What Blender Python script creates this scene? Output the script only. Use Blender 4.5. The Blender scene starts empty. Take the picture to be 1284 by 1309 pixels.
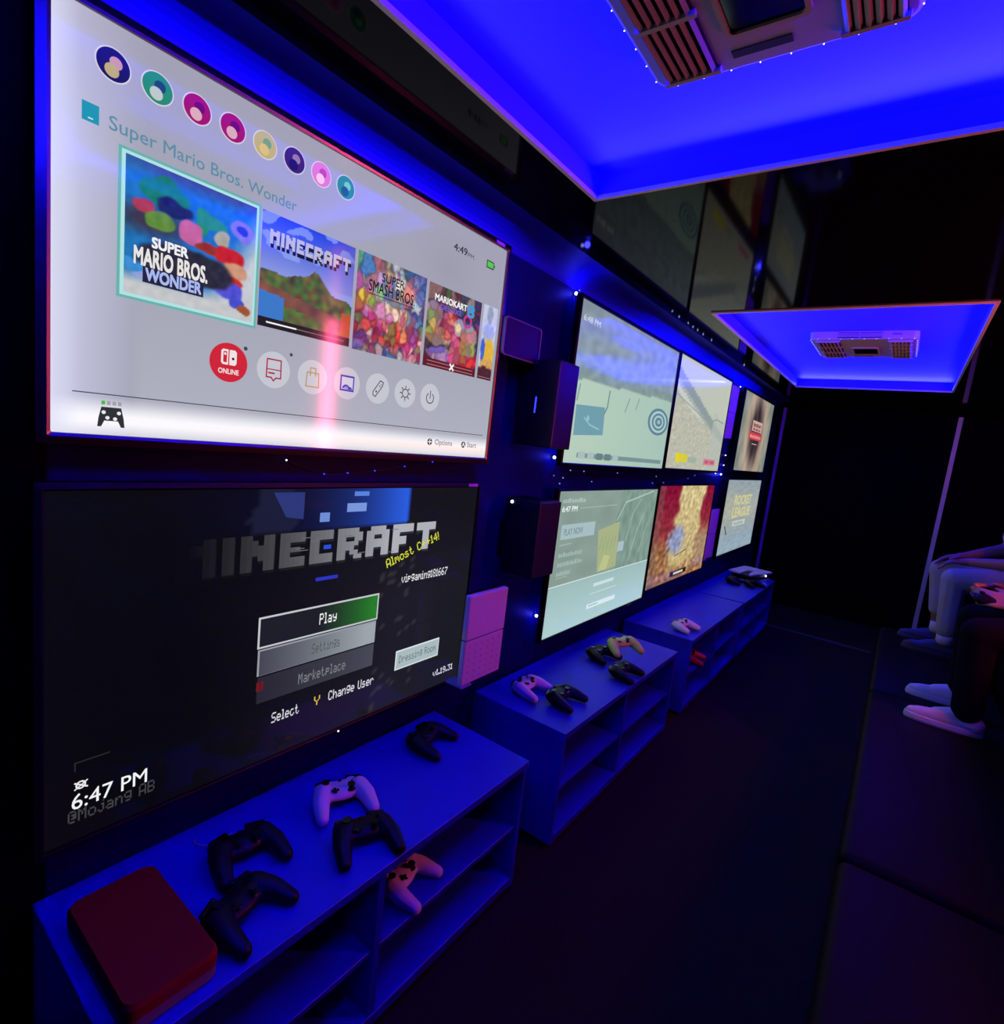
import bpy, bmesh, math, random
from mathutils import Vector, Matrix, noise

random.seed(7)
S = 1.2                       # metres per layout unit (one screen width)
FL = -1.24                    # floor height in layout units, eye level = 0
scene = bpy.context.scene
C = scene.collection

def V(x, y, z):               # layout units -> metres, floor at z = 0
    return Vector((x * S, y * S, (z - FL) * S))

# ------------------------------------------------------------------ camera
cam_data = bpy.data.cameras.new('camera')
cam = bpy.data.objects.new('camera', cam_data)
C.objects.link(cam)
scene.camera = cam
FPX = 700.0
cam_data.sensor_fit = 'HORIZONTAL'
cam_data.sensor_width = 36.0
cam_data.lens = 36.0 * FPX / 1284.0
cam_data.clip_start = 0.01
def _ray(px, py): return Vector((px - 642.0, -(py - 654.5), -FPX))
_d = _ray(1160, 618).normalized()                 # direction of the room's length
_l = -_ray(-322, 447); _l = (_l - _d * _l.dot(_d)).normalized()
_u = _l.cross(_d)
_m = Matrix((_l, _d, _u)).to_4x4()                # rows = world axes in camera coordinates
cam.matrix_world = Matrix.Translation(V(0, 0, 0)) @ _m

# ------------------------------------------------------------------ world, view
w = bpy.data.worlds.new('world'); scene.world = w
w.use_nodes = True
w.node_tree.nodes['Background'].inputs[0].default_value = (0.002, 0.002, 0.004, 1)
w.node_tree.nodes['Background'].inputs[1].default_value = 1.0
scene.view_settings.view_transform = 'Standard'
scene.view_settings.look = 'None'
scene.view_settings.exposure = 0.0
scene.view_settings.gamma = 1.0
scene.view_settings.use_curve_mapping = False

BLUE_LED = 15.0               # watts per metre of blue cove strip
RED_TUBE = 92.0               # radiance of the red tube on the right wall

# ------------------------------------------------------------------ helpers
def lin(c):
    out = []
    for v in c[:3]:
        v = max(0.0, min(1.0, v / 255.0))
        out.append(v / 12.92 if v <= 0.04045 else ((v + 0.055) / 1.055) ** 2.4)
    return out

MATS = {}
def mat(name, col, rough=0.5, metal=0.0, spec=0.5, emit=None, estr=0.0, bump=0.0, bscale=200.0, vary=0.0, vscale=20.0, coat=0.0):
    if name in MATS: return MATS[name]
    m = bpy.data.materials.new(name); m.use_nodes = True
    nt = m.node_tree; b = nt.nodes['Principled BSDF']
    b.inputs['Base Color'].default_value = (*col, 1)
    b.inputs['Roughness'].default_value = rough
    b.inputs['Metallic'].default_value = metal
    b.inputs['Specular IOR Level'].default_value = spec
    b.inputs['Coat Weight'].default_value = coat
    if emit:
        b.inputs['Emission Color'].default_value = (*emit, 1)
        b.inputs['Emission Strength'].default_value = estr
    tc = nt.nodes.new('ShaderNodeTexCoord')
    if vary > 0:
        n = nt.nodes.new('ShaderNodeTexNoise'); n.inputs['Scale'].default_value = vscale; n.inputs['Detail'].default_value = 4
        nt.links.new(tc.outputs['Object'], n.inputs['Vector'])
        r = nt.nodes.new('ShaderNodeMix'); r.data_type = 'RGBA'
        r.inputs['A'].default_value = (*[c * (1 - vary) for c in col], 1)
        r.inputs['B'].default_value = (*[min(1, c * (1 + vary)) for c in col], 1)
        nt.links.new(n.outputs['Fac'], r.inputs['Factor'])
        nt.links.new(r.outputs['Result'], b.inputs['Base Color'])
    if bump > 0:
        n2 = nt.nodes.new('ShaderNodeTexNoise'); n2.inputs['Scale'].default_value = bscale; n2.inputs['Detail'].default_value = 3
        nt.links.new(tc.outputs['Object'], n2.inputs['Vector'])
        bp = nt.nodes.new('ShaderNodeBump'); bp.inputs['Strength'].default_value = bump; bp.inputs['Distance'].default_value = 0.003
        nt.links.new(n2.outputs['Fac'], bp.inputs['Height']); nt.links.new(bp.outputs['Normal'], b.inputs['Normal'])
    MATS[name] = m
    return m

def screen_mat():
    if 'screen_pixels' in MATS: return MATS['screen_pixels']
    m = bpy.data.materials.new('screen_pixels'); m.use_nodes = True
    nt = m.node_tree; b = nt.nodes['Principled BSDF']
    b.inputs['Base Color'].default_value = (0.004, 0.004, 0.004, 1)
    b.inputs['Roughness'].default_value = 0.09
    b.inputs['Specular IOR Level'].default_value = 0.3
    a = nt.nodes.new('ShaderNodeAttribute'); a.attribute_name = 'pix'
    nt.links.new(a.outputs['Color'], b.inputs['Emission Color'])
    b.inputs['Emission Strength'].default_value = 1.0
    MATS['screen_pixels'] = m
    return m

def link(o, parent=None):
    C.objects.link(o)
    if parent is not None: o.parent = parent
    return o

def obj(name, bm, m, parent=None, loc=None, smooth=False):
    me = bpy.data.meshes.new(name)
    if isinstance(bm, bmesh.types.BMesh):
        bmesh.ops.recalc_face_normals(bm, faces=bm.faces)
        bm.to_mesh(me); bm.free()
    else: me = bm
    if m is not None:
        me.materials.clear(); me.materials.append(m)
    if smooth:
        for p in me.polygons: p.use_smooth = True
    o = bpy.data.objects.new(name, me)
    link(o, parent)
    if loc is not None: o.location = loc
    return o

def inst(name, me, parent=None, loc=(0, 0, 0), rot=(0, 0, 0)):
    o = bpy.data.objects.new(name, me); link(o, parent); o.location = loc; o.rotation_euler = rot
    return o

def tag(o, label, cat, group=None):
    o['label'] = label; o['category'] = cat
    if group: o['group'] = group
    return o

def thing(name, label, cat, loc=(0, 0, 0), rz=0.0, group=None):
    o = bpy.data.objects.new(name, None); o.empty_display_size = 0.05
    link(o); o.location = loc; o.rotation_euler = (0, 0, rz)
    return tag(o, label, cat, group)

def struct(name, bm, m, smooth=False, label=None):
    o = obj(name, bm, m, smooth=smooth); o['kind'] = 'structure'
    if label: o['label'] = label
    return o

def box(x0, x1, y0, y1, z0, z1, bev=0.0, seg=2, bm=None):
    b = bmesh.new()
    bmesh.ops.create_cube(b, size=1)
    for v in b.verts:
        v.co = Vector(((x0 + x1) / 2 + v.co.x * (x1 - x0), (y0 + y1) / 2 + v.co.y * (y1 - y0), (z0 + z1) / 2 + v.co.z * (z1 - z0)))
    if bev > 0:
        bmesh.ops.bevel(b, geom=list(b.edges), offset=bev, segments=seg, affect='EDGES', profile=0.5)
    if bm is None: return b
    return merge(bm, b)

def merge(bm, b):
    me = bpy.data.meshes.new('tmp'); b.to_mesh(me); b.free(); bm.from_mesh(me); bpy.data.meshes.remove(me)
    return bm

def ubox(x0, x1, y0, y1, z0, z1, bev=0.0, bm=None):           # box in layout units, world place
    a, b = V(x0, y0, z0), V(x1, y1, z1)
    return box(a.x, b.x, a.y, b.y, a.z, b.z, bev, 2, bm)

def cyl(r, h, n=20, r2=None, bm=None, m=None):
    b = bmesh.new()
    bmesh.ops.create_cone(b, cap_ends=True, segments=n, radius1=r, radius2=r if r2 is None else r2, depth=h)
    if m is not None: bmesh.ops.transform(b, matrix=m, verts=b.verts)
    if bm is None: return b
    return merge(bm, b)

def ball(r, sub=2, m=None, bm=None):
    b = bmesh.new(); bmesh.ops.create_icosphere(b, subdivisions=sub, radius=r)
    if m is not None: bmesh.ops.transform(b, matrix=m, verts=b.verts)
    if bm is None: return b
    return merge(bm, b)

def tube(pts, r, n=6, bm=None):
    b = bmesh.new() if bm is None else bm
    pts = [Vector(p) for p in pts]; rings = []
    for i, p in enumerate(pts):
        d = (pts[min(i + 1, len(pts) - 1)] - pts[max(i - 1, 0)]).normalized()
        a = d.orthogonal().normalized(); c = d.cross(a)
        rings.append([b.verts.new(p + (a * math.cos(2 * math.pi * k / n) + c * math.sin(2 * math.pi * k / n)) * r) for k in range(n)])
    for q, s in zip(rings, rings[1:]):
        # keep the rings aligned
        k0 = min(range(n), key=lambda k: (s[k].co - q[0].co).length)
        s[:] = s[k0:] + s[:k0]
        if (s[1].co - q[1].co).length > (s[-1].co - q[1].co).length: s[:] = [s[0]] + s[:0:-1]
        for k in range(n): b.faces.new((q[k], q[(k + 1) % n], s[(k + 1) % n], s[k]))
    b.faces.new(rings[0]); b.faces.new(rings[-1][::-1])
    return b

def prism(pts, z0, z1, bm=None, axis='z'):
    b = bmesh.new() if bm is None else bm
    f = {'z': lambda p, h: (p[0], p[1], h), 'x': lambda p, h: (h, p[0], p[1])}[axis]
    lo = [b.verts.new(f(p, z0)) for p in pts]; hi = [b.verts.new(f(p, z1)) for p in pts]
    b.faces.new(lo[::-1]); b.faces.new(hi); n = len(pts)
    for i in range(n): b.faces.new((lo[i], lo[(i + 1) % n], hi[(i + 1) % n], hi[i]))
    return b

def rrect(cx, cy, w_, h_, r, n=5):
    out = []
    for (sx, sy, a0) in ((1, 1, 0), (-1, 1, 90), (-1, -1, 180), (1, -1, 270)):
        for k in range(n + 1):
            a = math.radians(a0 + 90 * k / n)
            out.append((cx + sx * (w_ / 2 - r) + r * math.cos(a), cy + sy * (h_ / 2 - r) + r * math.sin(a)))
    return out

def loft(loops, cap0=True, cap1=True, bm=None):
    b = bmesh.new() if bm is None else bm
    rs = [[b.verts.new(p) for p in L] for L in loops]; n = len(rs[0])
    for q, s in zip(rs, rs[1:]):
        for i in range(n): b.faces.new((q[i], q[(i + 1) % n], s[(i + 1) % n], s[i]))
    if cap0: b.faces.new(rs[0][::-1])
    if cap1: b.faces.new(rs[-1])
    return b

_b = bmesh.new(); bmesh.ops.create_icosphere(_b, subdivisions=2, radius=1); ICO = [v.co.copy() for v in _b.verts]; _b.free()
# union of tapered limbs, ellipsoids and boxes grown into one continuous skin
def blob(parts, voxel=0.005, smooth=4, name='blob'):
    bm = bmesh.new()
    for p in parts:
        b = bmesh.new()
        if p[0] == 'cap':
            _, a, ra, c, rc = p
            for q, r in ((a, ra), (c, rc)):
                for u_ in ICO: b.verts.new(Vector(q) + u_ * r)
            r = bmesh.ops.convex_hull(b, input=b.verts)
            junk = list({e for e in r['geom_interior'] + r['geom_unused'] if isinstance(e, bmesh.types.BMVert)})
            if junk: bmesh.ops.delete(b, geom=junk, context='VERTS')
        elif p[0] == 'ell':
            _, c, rad = p[:3]
            bmesh.ops.create_icosphere(b, subdivisions=3, radius=1)
            mm = Matrix.Translation(c) @ (p[3] if len(p) > 3 else Matrix()) @ Matrix.Diagonal((*rad, 1))
            bmesh.ops.transform(b, matrix=mm, verts=b.verts)
        else:
            _, c, s = p
            b.free(); b = box(c[0] - s[0] / 2, c[0] + s[0] / 2, c[1] - s[1] / 2, c[1] + s[1] / 2, c[2] - s[2] / 2, c[2] + s[2] / 2)
        merge(bm, b)
    me = bpy.data.meshes.new(name); bm.to_mesh(me); bm.free()
    o = bpy.data.objects.new('tmp', me); C.objects.link(o)
    r = o.modifiers.new('r', 'REMESH'); r.mode = 'VOXEL'; r.voxel_size = voxel; r.use_smooth_shade = True
    if smooth:
        sm = o.modifiers.new('s', 'SMOOTH'); sm.factor = 0.5; sm.iterations = smooth
    dg = bpy.context.evaluated_depsgraph_get(); dg.update()
    out = bpy.data.meshes.new_from_object(o.evaluated_get(dg)); out.name = name
    bpy.data.objects.remove(o); bpy.data.meshes.remove(me)
    for p in out.polygons: p.use_smooth = True
    return out

# ------------------------------------------------------------------ screen pictures
class Pix:
    """flat screen content: coloured polygons in screen coordinates (s right, t down, 0..1)"""
    def __init__(self, W, H): self.W, self.H = W, H; self.v = []; self.f = []; self.c = []
    def P(self, s, t, layer): return (0.0004 * layer, (s - 0.5) * self.W, (0.5 - t) * self.H)
    def poly(self, pts, col, layer=1):
        i = len(self.v); k = lin(col)
        for (s, t) in pts: self.v.append(self.P(s, t, layer)); self.c.append(k)
        self.f.append(list(range(i, i + len(pts))))
        return self
    def rect(self, s0, t0, s1, t1, col, layer=1): return self.poly([(s0, t1), (s1, t1), (s1, t0), (s0, t0)], col, layer)
    def ell(self, s, t, r, col, layer=1, n=36, asp=None, a0=0, a1=360):      # r in screen widths: round on the screen
        k = self.W / self.H if asp is None else asp
        return self.poly([(s + r * math.cos(math.radians(a0 + (a1 - a0) * i / n)), t - r * k * math.sin(math.radians(a0 + (a1 - a0) * i / n))) for i in range(n)], col, layer)
    def line(self, pts, wd, col, layer=1):
        k = self.W / self.H
        for (a, b) in zip(pts, pts[1:]):
            dx, dy = b[0] - a[0], (b[1] - a[1]) / k
            L = math.hypot(dx, dy) or 1e-6; nx, ny = -dy / L * wd / 2, dx / L * wd / 2 * k
            ex, ey = dx / L * wd / 3, dy / L * wd / 3 * k
            self.poly([(a[0] + nx - ex, a[1] + ny - ey), (a[0] - nx - ex, a[1] - ny - ey), (b[0] - nx + ex, b[1] - ny + ey), (b[0] + nx + ex, b[1] + ny + ey)], col, layer)
        return self
    def ring(self, s, t, r, wd, col, layer=1, n=28, a0=0, a1=360):
        k = self.W / self.H
        return self.line([(s + r * math.cos(math.radians(a0 + (a1 - a0) * i / n)), t - r * k * math.sin(math.radians(a0 + (a1 - a0) * i / n))) for i in range(n + 1)], wd, col, layer)
    def grid(self, s0, t0, s1, t1, nx, ny, fn, layer=1):
        i0 = len(self.v)
        for j in range(ny + 1):
            for i in range(nx + 1):
                a, b = i / nx, j / ny
                self.v.append(self.P(s0 + (s1 - s0) * a, t0 + (t1 - t0) * b, layer)); self.c.append(lin(fn(a, b)))
        for j in range(ny):
            for i in range(nx):
                q = i0 + j * (nx + 1) + i
                self.f.append([q + nx + 1, q + nx + 2, q + 1, q])
        return self
    def text(self, txt, s, t, h, col, layer=2, bold=0.0, width=None, align='LEFT', rot=0.0, shear=0.0):
        # s,t = baseline start; h = capital height in screen heights; width = forced width in screen widths
        vs, fs = glyphs(txt, shear)
        if not vs: return self
        xs = [p[0] for p in vs]; x0, x1 = min(xs), max(xs)
        k = h * self.H / 0.70
        kx = k if width is None else width * self.W / (x1 - x0)
        off = {'LEFT': 0, 'CENTER': (x1 - x0) / 2, 'RIGHT': x1 - x0}[align]
        ca, sa = math.cos(math.radians(rot)), math.sin(math.radians(rot)); cl = lin(col)
        q = self.P(s, t, layer)
        for n_, (bx, by) in enumerate([(0, 0)] if bold <= 0 else [(-bold, -bold), (bold, -bold), (bold, bold), (-bold, bold)]):
            i = len(self.v)
            for p in vs:
                a, b = (p[0] - x0 - off + bx) * kx, (p[1] + by) * k
                self.v.append((q[0] + n_ * .00004, q[1] + a * ca - b * sa, q[2] + a * sa + b * ca)); self.c.append(cl)
            for f in fs: self.f.append([i + n for n in f])
        return self
    def marks(self, s, t, h, width, col, layer=2, n=8, seed=1):           # lettering too small to read
        rnd = random.Random(seed); x = 0.0
        while x < 1:
            w_ = rnd.uniform(.5, 1.1) / n; y = rnd.uniform(.65, 1.0)
            self.rect(s + x * width, t - h * y, s + min(1, x + w_ * .72) * width, t, col, layer); x += w_
        return self
    def pixtext(self, txt, s, t, h, col, layer=2, width=None, align='LEFT', rot=0.0, font=None, fade=None):
        font = font or PIXFONT; cells = []; x = 0
        for ch in txt:
            if ch == ' ': x += 4; continue
            cols = font.get(ch)
            if cols is None: x += 4; continue
            cols = list(cols)
            while len(cols) > 1 and cols[-1] == 0: cols.pop()
            while len(cols) > 1 and cols[0] == 0: cols.pop(0)
            for cx, bits in enumerate(cols):
                y = 0
                while y < 8:
                    if bits >> y & 1:
                        y2 = y
                        while y2 < 8 and bits >> y2 & 1: y2 += 1
                        cells.append((x + cx, y, y2)); y = y2
                    else: y += 1
            x += len(cols) + 1
        tot = max(1, x - 1); k = h * self.H / 7.0; kx = k if width is None else width * self.W / tot
        off = {'LEFT': 0, 'CENTER': tot / 2, 'RIGHT': tot}[align]; ca, sa = math.cos(math.radians(rot)), math.sin(math.radians(rot))
        q = self.P(s, t, layer)
        for (cx, y, y2) in cells:
            i = len(self.v)
            c2 = col if fade is None else fade(cx / tot, col)
            for (a, b) in ((cx, 7 - y2), (cx + 1, 7 - y2), (cx + 1, 7 - y), (cx, 7 - y)):
                a = (a - off) * kx; b = b * k
                self.v.append((q[0], q[1] + a * ca - b * sa, q[2] + a * sa + b * ca)); self.c.append(lin(c2))
            self.f.append([i, i + 1, i + 2, i + 3])
        return self
    def build(self, name, parent, sample=False):
        me = bpy.data.meshes.new(name); me.from_pydata(self.v, [], self.f)
        a = me.attributes.new('pix', 'FLOAT_COLOR', 'POINT')
        flat = []
        for c in self.c: flat += [*c, 1.0]
        a.data.foreach_set('color', flat)
        me.materials.append(screen_mat())
        o = bpy.data.objects.new(name, me); link(o, parent)
        return o

_gl = {}
def glyphs(txt, shear=0.0):
    key = (txt, shear)
    if key in _gl: return _gl[key]
    cu = bpy.data.curves.new('t', 'FONT'); cu.body = txt; cu.size = 1.0; cu.shear = shear
    cu.resolution_u = 3
    o = bpy.data.objects.new('t', cu); C.objects.link(o)
    dg = bpy.context.evaluated_depsgraph_get(); dg.update()
    me = bpy.data.meshes.new_from_object(o.evaluated_get(dg))
    r = ([tuple(v.co) for v in me.vertices], [list(p.vertices) for p in me.polygons])
    bpy.data.objects.remove(o); bpy.data.curves.remove(cu); bpy.data.meshes.remove(me)
    _gl[key] = r
    return r

def _pf(spec):
    d = {}
    for item in spec.split('|'):
        d[item[0]] = [int(item[1 + 2 * i:3 + 2 * i], 16) for i in range(5)]
    return d
PIXFONT = _pf('A7E1111117E|B7F49494936|C3E41414122|D7F4141221C|P7F09090906|R7F09192946|S4649494931|U3F4040403F|M7F020C027F|Y0708700807|'
              'a2054545478|b7F48444438|c3844444420|d384444487F|e3854545418|g0C5252523E|h7F08040478|i00447D4000|j2040443D00|k7F10284400|l00417F4000|'
              'm7C04180478|n7C08040478|o3844444438|p7C14141408|r7C08040408|s4854545420|t043F444020|v1C2040201C|y0C5050503C|u3C4040207C|w3C4030403C|'
              '03E5149453E|100427F4000|32141454B31|41814127F10|63C4A494930|70171090503|83649494936|90649492 91E|.0060600000|+08083E0808|!00005F0000|@3E41555D1E'.replace(' ', ''))
BLOCKFONT = {k: [sum(1 << r for r in range(7) if rows[r][c] == '#') for c in range(len(rows[0]))] for k, rows in {
    'M': ['##..##', '######', '######', '##..##', '##..##', '##..##', '##..##'],
    'I': ['##', '##', '##', '##', '##', '##', '##'],
    'N': ['##..##', '###.##', '######', '######', '##.###', '##..##', '##..##'],
    'E': ['#####', '#####', '##...', '####.', '##...', '#####', '#####'],
    'C': ['#####', '#####', '##...', '##...', '##...', '#####', '#####'],
    'R': ['#####', '######', '##..##', '#####', '####.', '##.##.', '##..##'],
    'A': ['.####.', '######', '##..##', '######', '######', '##..##', '##..##'],
    'F': ['######', '######', '##....', '####..', '####..', '##....', '##....'],
    'T': ['######', '######', '..##..', '..##..', '..##..', '..##..', '..##..']}.items() for rows in [[r.ljust(max(map(len, rows)), '.') for r in rows]]}

def mix(a, b, k): k = max(0, min(1, k)); return [a[i] + (b[i] - a[i]) * k for i in range(3)]
def nz(x, y, s=0.0): return noise.noise(Vector((x, y, s)))
def blobs(base, lst, amp=0, sc=10, seed=0.0):
    """soft abstract colour patches: (x, y, rx, ry, colour)"""
    def fn(a, b):
        c = base(a, b) if callable(base) else list(base)
        wa = a + 0.03 * nz(a * 9, b * 9, seed); wb = b + 0.03 * nz(a * 9, b * 9, seed + 5)
        for (x, y, rx, ry, col) in lst:
            d = math.hypot((wa - x) / rx, (wb - y) / ry)
            c = mix(c, col, (1.12 - d) / 0.18)
        if amp:
            n = nz(a * sc, b * sc, seed) * amp
            c = [v + n for v in c]
        return c
    return fn
def crowd(cols, n, seed, base=None, keep=0.0):
    """a crowd of small irregular colour patches"""
    rnd = random.Random(seed)
    pts = [(rnd.random(), rnd.random(), rnd.choice(cols), rnd.uniform(.7, 1.5)) for _ in range(n)]
    def fn(a, b):
        wa = a + .035 * nz(a * 11, b * 11, seed); wb = b + .035 * nz(b * 11, a * 11, seed + 3)
        d0, d1, c = 9, 9, None
        for (x, y, cl, k) in pts:
            d = abs(wa - x) * k + abs(wb - y) / k if k > 1 else math.hypot(wa - x, wb - y)
            if d < d0: d0, d1, c = d, d0, cl
            elif d < d1: d1 = d
        g = .55 + min(.6, (d1 - d0) * 14) + .25 * nz(a * 30, b * 30, seed)
        c = [v * g for v in c]
        if base is not None: c = mix(c, base(a, b), keep)
        return c
    return fn
# ------------------------------------------------------------------ materials
M_wall = mat('navy_wall_panel', (0.003, 0.004, 0.085), 0.5, spec=.1, vary=0.15, vscale=6)
M_black = mat('black_panel', (0.0016, 0.0016, 0.0006), 0.6, spec=0.03, vary=0.3, vscale=8)
M_ceil = mat('gloss_black_ceiling', (0.003, 0.003, 0.005), 0.06, spec=0.032)
M_floor = mat('black_carpet', (0.022, 0.021, 0.007), 0.95, spec=0.1, bump=0.5, bscale=500, vary=0.4, vscale=60)
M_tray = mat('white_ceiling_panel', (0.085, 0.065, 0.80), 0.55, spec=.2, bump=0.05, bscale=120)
M_alu = mat('aluminium_trim', (0.72, 0.66, 0.46), 0.45)
M_bez = mat('black_bezel', (0.006, 0.006, 0.005), 0.4, spec=.2)
M_chrome = mat('polished_bezel', (0.20, 0.14, 0.11), 0.3, metal=1.0)
M_shelf = mat('blue_laminate', (0.012, 0.015, 0.50), 0.5, spec=.35, vary=0.08, vscale=15)
M_bpl = mat('black_plastic', (0.006, 0.0055, 0.0035), 0.45, spec=.25)
M_bpl2 = mat('black_button', (0.004, 0.004, 0.004), 0.25)
M_wpl = mat('white_plastic', (0.75, 0.70, 0.72), 0.4)
M_ypl = mat('yellow_plastic', (0.55, 0.62, 0.07), 0.4)
M_leather = mat('black_leather', (0.012, 0.0115, 0.0016), 0.5, spec=.05, bump=0.25, bscale=140)
M_beige = mat('beige_shroud', (0.40, 0.34, 0.32), 0.55)
M_vent = mat('vent_dark', (0.02, 0.018, 0.025), 0.7)
M_bulb = mat('led_bulb', (0.8, 0.8, 1), 0.3, emit=(0.6, 0.65, 1.0), estr=4.0)
M_bulbb = mat('led_bulb_blue', (0.1, 0.1, 1), 0.3, emit=(0.02, 0.03, 1.0), estr=3.0)
M_bulbd = mat('led_bulb_dim', (0.3, 0.3, 0.5), 0.3, emit=(0.3, 0.35, 0.9), estr=0.7)
M_wire = mat('clear_wire', (0.02, 0.02, 0.06), 0.3)

# ------------------------------------------------------------------ room shell
XL, XR, YN, YF, ZC = -1.06, 0.90, -1.6, 5.62, 0.61
struct('floor', ubox(XL - .05, XR + .05, YN - .05, YF + .05, FL - .04, FL), M_floor)
TR = ((-.735, .145, -.45, 1.262), (-.765, .130, 2.395, 4.555))      # cut-outs for the two light coves
cb_ = bmesh.new()
for a, b in ((YN - .05, TR[0][2]), (TR[0][3], TR[1][2]), (TR[1][3], YF + .05)): ubox(XL - .05, XR + .05, a, b, ZC, ZC + .052, bm=cb_)
for (a, b, c, d) in TR:
    ubox(XL - .05, a, c, d, ZC, ZC + .052, bm=cb_); ubox(b, XR + .05, c, d, ZC, ZC + .052, bm=cb_)
struct('ceiling', cb_, M_ceil)
struct('wall_left', ubox(XL - .04, XL, .262, YF, FL, ZC), M_wall)
struct('wall_right', ubox(XR, XR + .04, YN, YF, FL, ZC), M_black)
struct('wall_far', ubox(XL, XR, YF, YF + .04, FL, ZC), M_black)
struct('wall_near', ubox(XL, XR, YN - .04, YN, FL, ZC), M_black)
# black entry door that closes the near end of the screen wall
d1 = struct('door_1', ubox(XL - .04, XL + .012, -1.2, .261, FL, ZC, 0.004), M_black)
hb = cyl(0.011, 0.14, 14, m=Matrix.Translation(V(XL + .045, .10, -.35))); 
tube([V(XL + .012, .10, -.30), V(XL + .045, .10, -.30)], 0.007, 8, hb); tube([V(XL + .012, .10, -.40), V(XL + .045, .10, -.40)], 0.007, 8, hb)
obj('door_handle', hb, M_bpl, d1, smooth=True)
struct('wall_entry', ubox(XL - .04, XL, YN, -1.2, FL, ZC), M_black)
# ramp door in the far wall with its light corner trims
d2 = struct('door_2', ubox(-.985, .235, YF - .02, YF, FL + .02, .545, 0.004), M_black)
obj('door_crossbar', ubox(-.98, .23, YF - .032, YF - .02, .30, .33, .003), M_black, d2)
obj('door_latch', ubox(.14, .18, YF - .045, YF - .02, -.42, -.30, .004), M_black, d2)
struct('trim_1', ubox(-1.012, -.985, YF - .04, YF, FL, .555, 0.003), M_alu)
struct('trim_2', ubox(.235, .265, YF - .04, YF, FL, .555, 0.003), M_alu)
struct('trim_3', ubox(-.98, .23, YF - .03, YF, .55, .575, 0.003), M_black)
struct('trim_4', ubox(XL, 0.0, 4.72, 4.745, FL, FL + .008, 0.002), mat('threshold_metal', (0.16, 0.15, 0.16), 0.5, metal=0.6))
struct('baseboard_far', ubox(XL, XR, YF - .015, YF, FL, FL + .05, .003), M_black)

# added cornice, shaped and coloured to stand in for the blue light band
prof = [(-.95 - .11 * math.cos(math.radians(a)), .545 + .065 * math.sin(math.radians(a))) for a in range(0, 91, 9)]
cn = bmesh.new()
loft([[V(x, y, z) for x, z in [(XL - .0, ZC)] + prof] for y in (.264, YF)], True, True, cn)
struct('trim_7', cn, mat('light_band_blue', (.008, .010, .42), .5, spec=.2), label='added blue cornice standing in for the light band between wall and ceiling')

# ------------------------------------------------------------------ light coves in the ceiling
ZP = ZC + .050                         # height of the white panel inside a cove
def tray(n, x0, x1, y0, y1, near=1.0):
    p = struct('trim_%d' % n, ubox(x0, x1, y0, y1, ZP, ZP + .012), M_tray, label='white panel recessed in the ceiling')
    t = .009
    for (a, b, c, d) in ((x0 - t, x0 + .003, y0 - t, y1 + t), (x1 - .003, x1 + t, y0 - t, y1 + t), (x0, x1, y0 - t, y0 + .003), (x0, x1, y1 - .003, y1 + t)):
        obj('edge_trim', ubox(a, b, c, d, ZC - .006, ZC + .004, .0015), M_alu, p)
    for (a, b, c, d) in ((x0 - .001, x0 + .002, y0, y1), (x1 - .002, x1 + .001, y0, y1), (x0, x1, y0 - .001, y0 + .002), (x0, x1, y1 - .002, y1 + .001)):
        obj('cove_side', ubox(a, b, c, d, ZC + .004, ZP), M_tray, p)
    # blue strips along the cove sides
    cx, cy = (x0 + x1) / 2, (y0 + y1) / 2; e = .006
    for (x, y, rz, ln, k) in ((x0 + e, cy, -90, y1 - y0, 1), (x1 - e, cy, 90, y1 - y0, 1), (cx, y1 - e, 180, x1 - x0, 1), (cx, y0 + e, 0, x1 - x0, near)):
        la = bpy.data.lights.new('strip_light', 'AREA'); la.shape = 'RECTANGLE'; la.size = ln * S * .97; la.size_y = .012
        la.color = (0.004, 0.004, 1.0); la.energy = BLUE_LED * ln * S * k; la.spread = math.radians(62)
        lo = bpy.data.objects.new('strip_light', la); link(lo, p)
        lo.location = V(x, y, ZC + .014); lo.rotation_euler = (math.radians(90 + 12), 0, math.radians(rz))
    return p
tray(5, *TR[0])
tray(6, *TR[1], near=.12)

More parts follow.
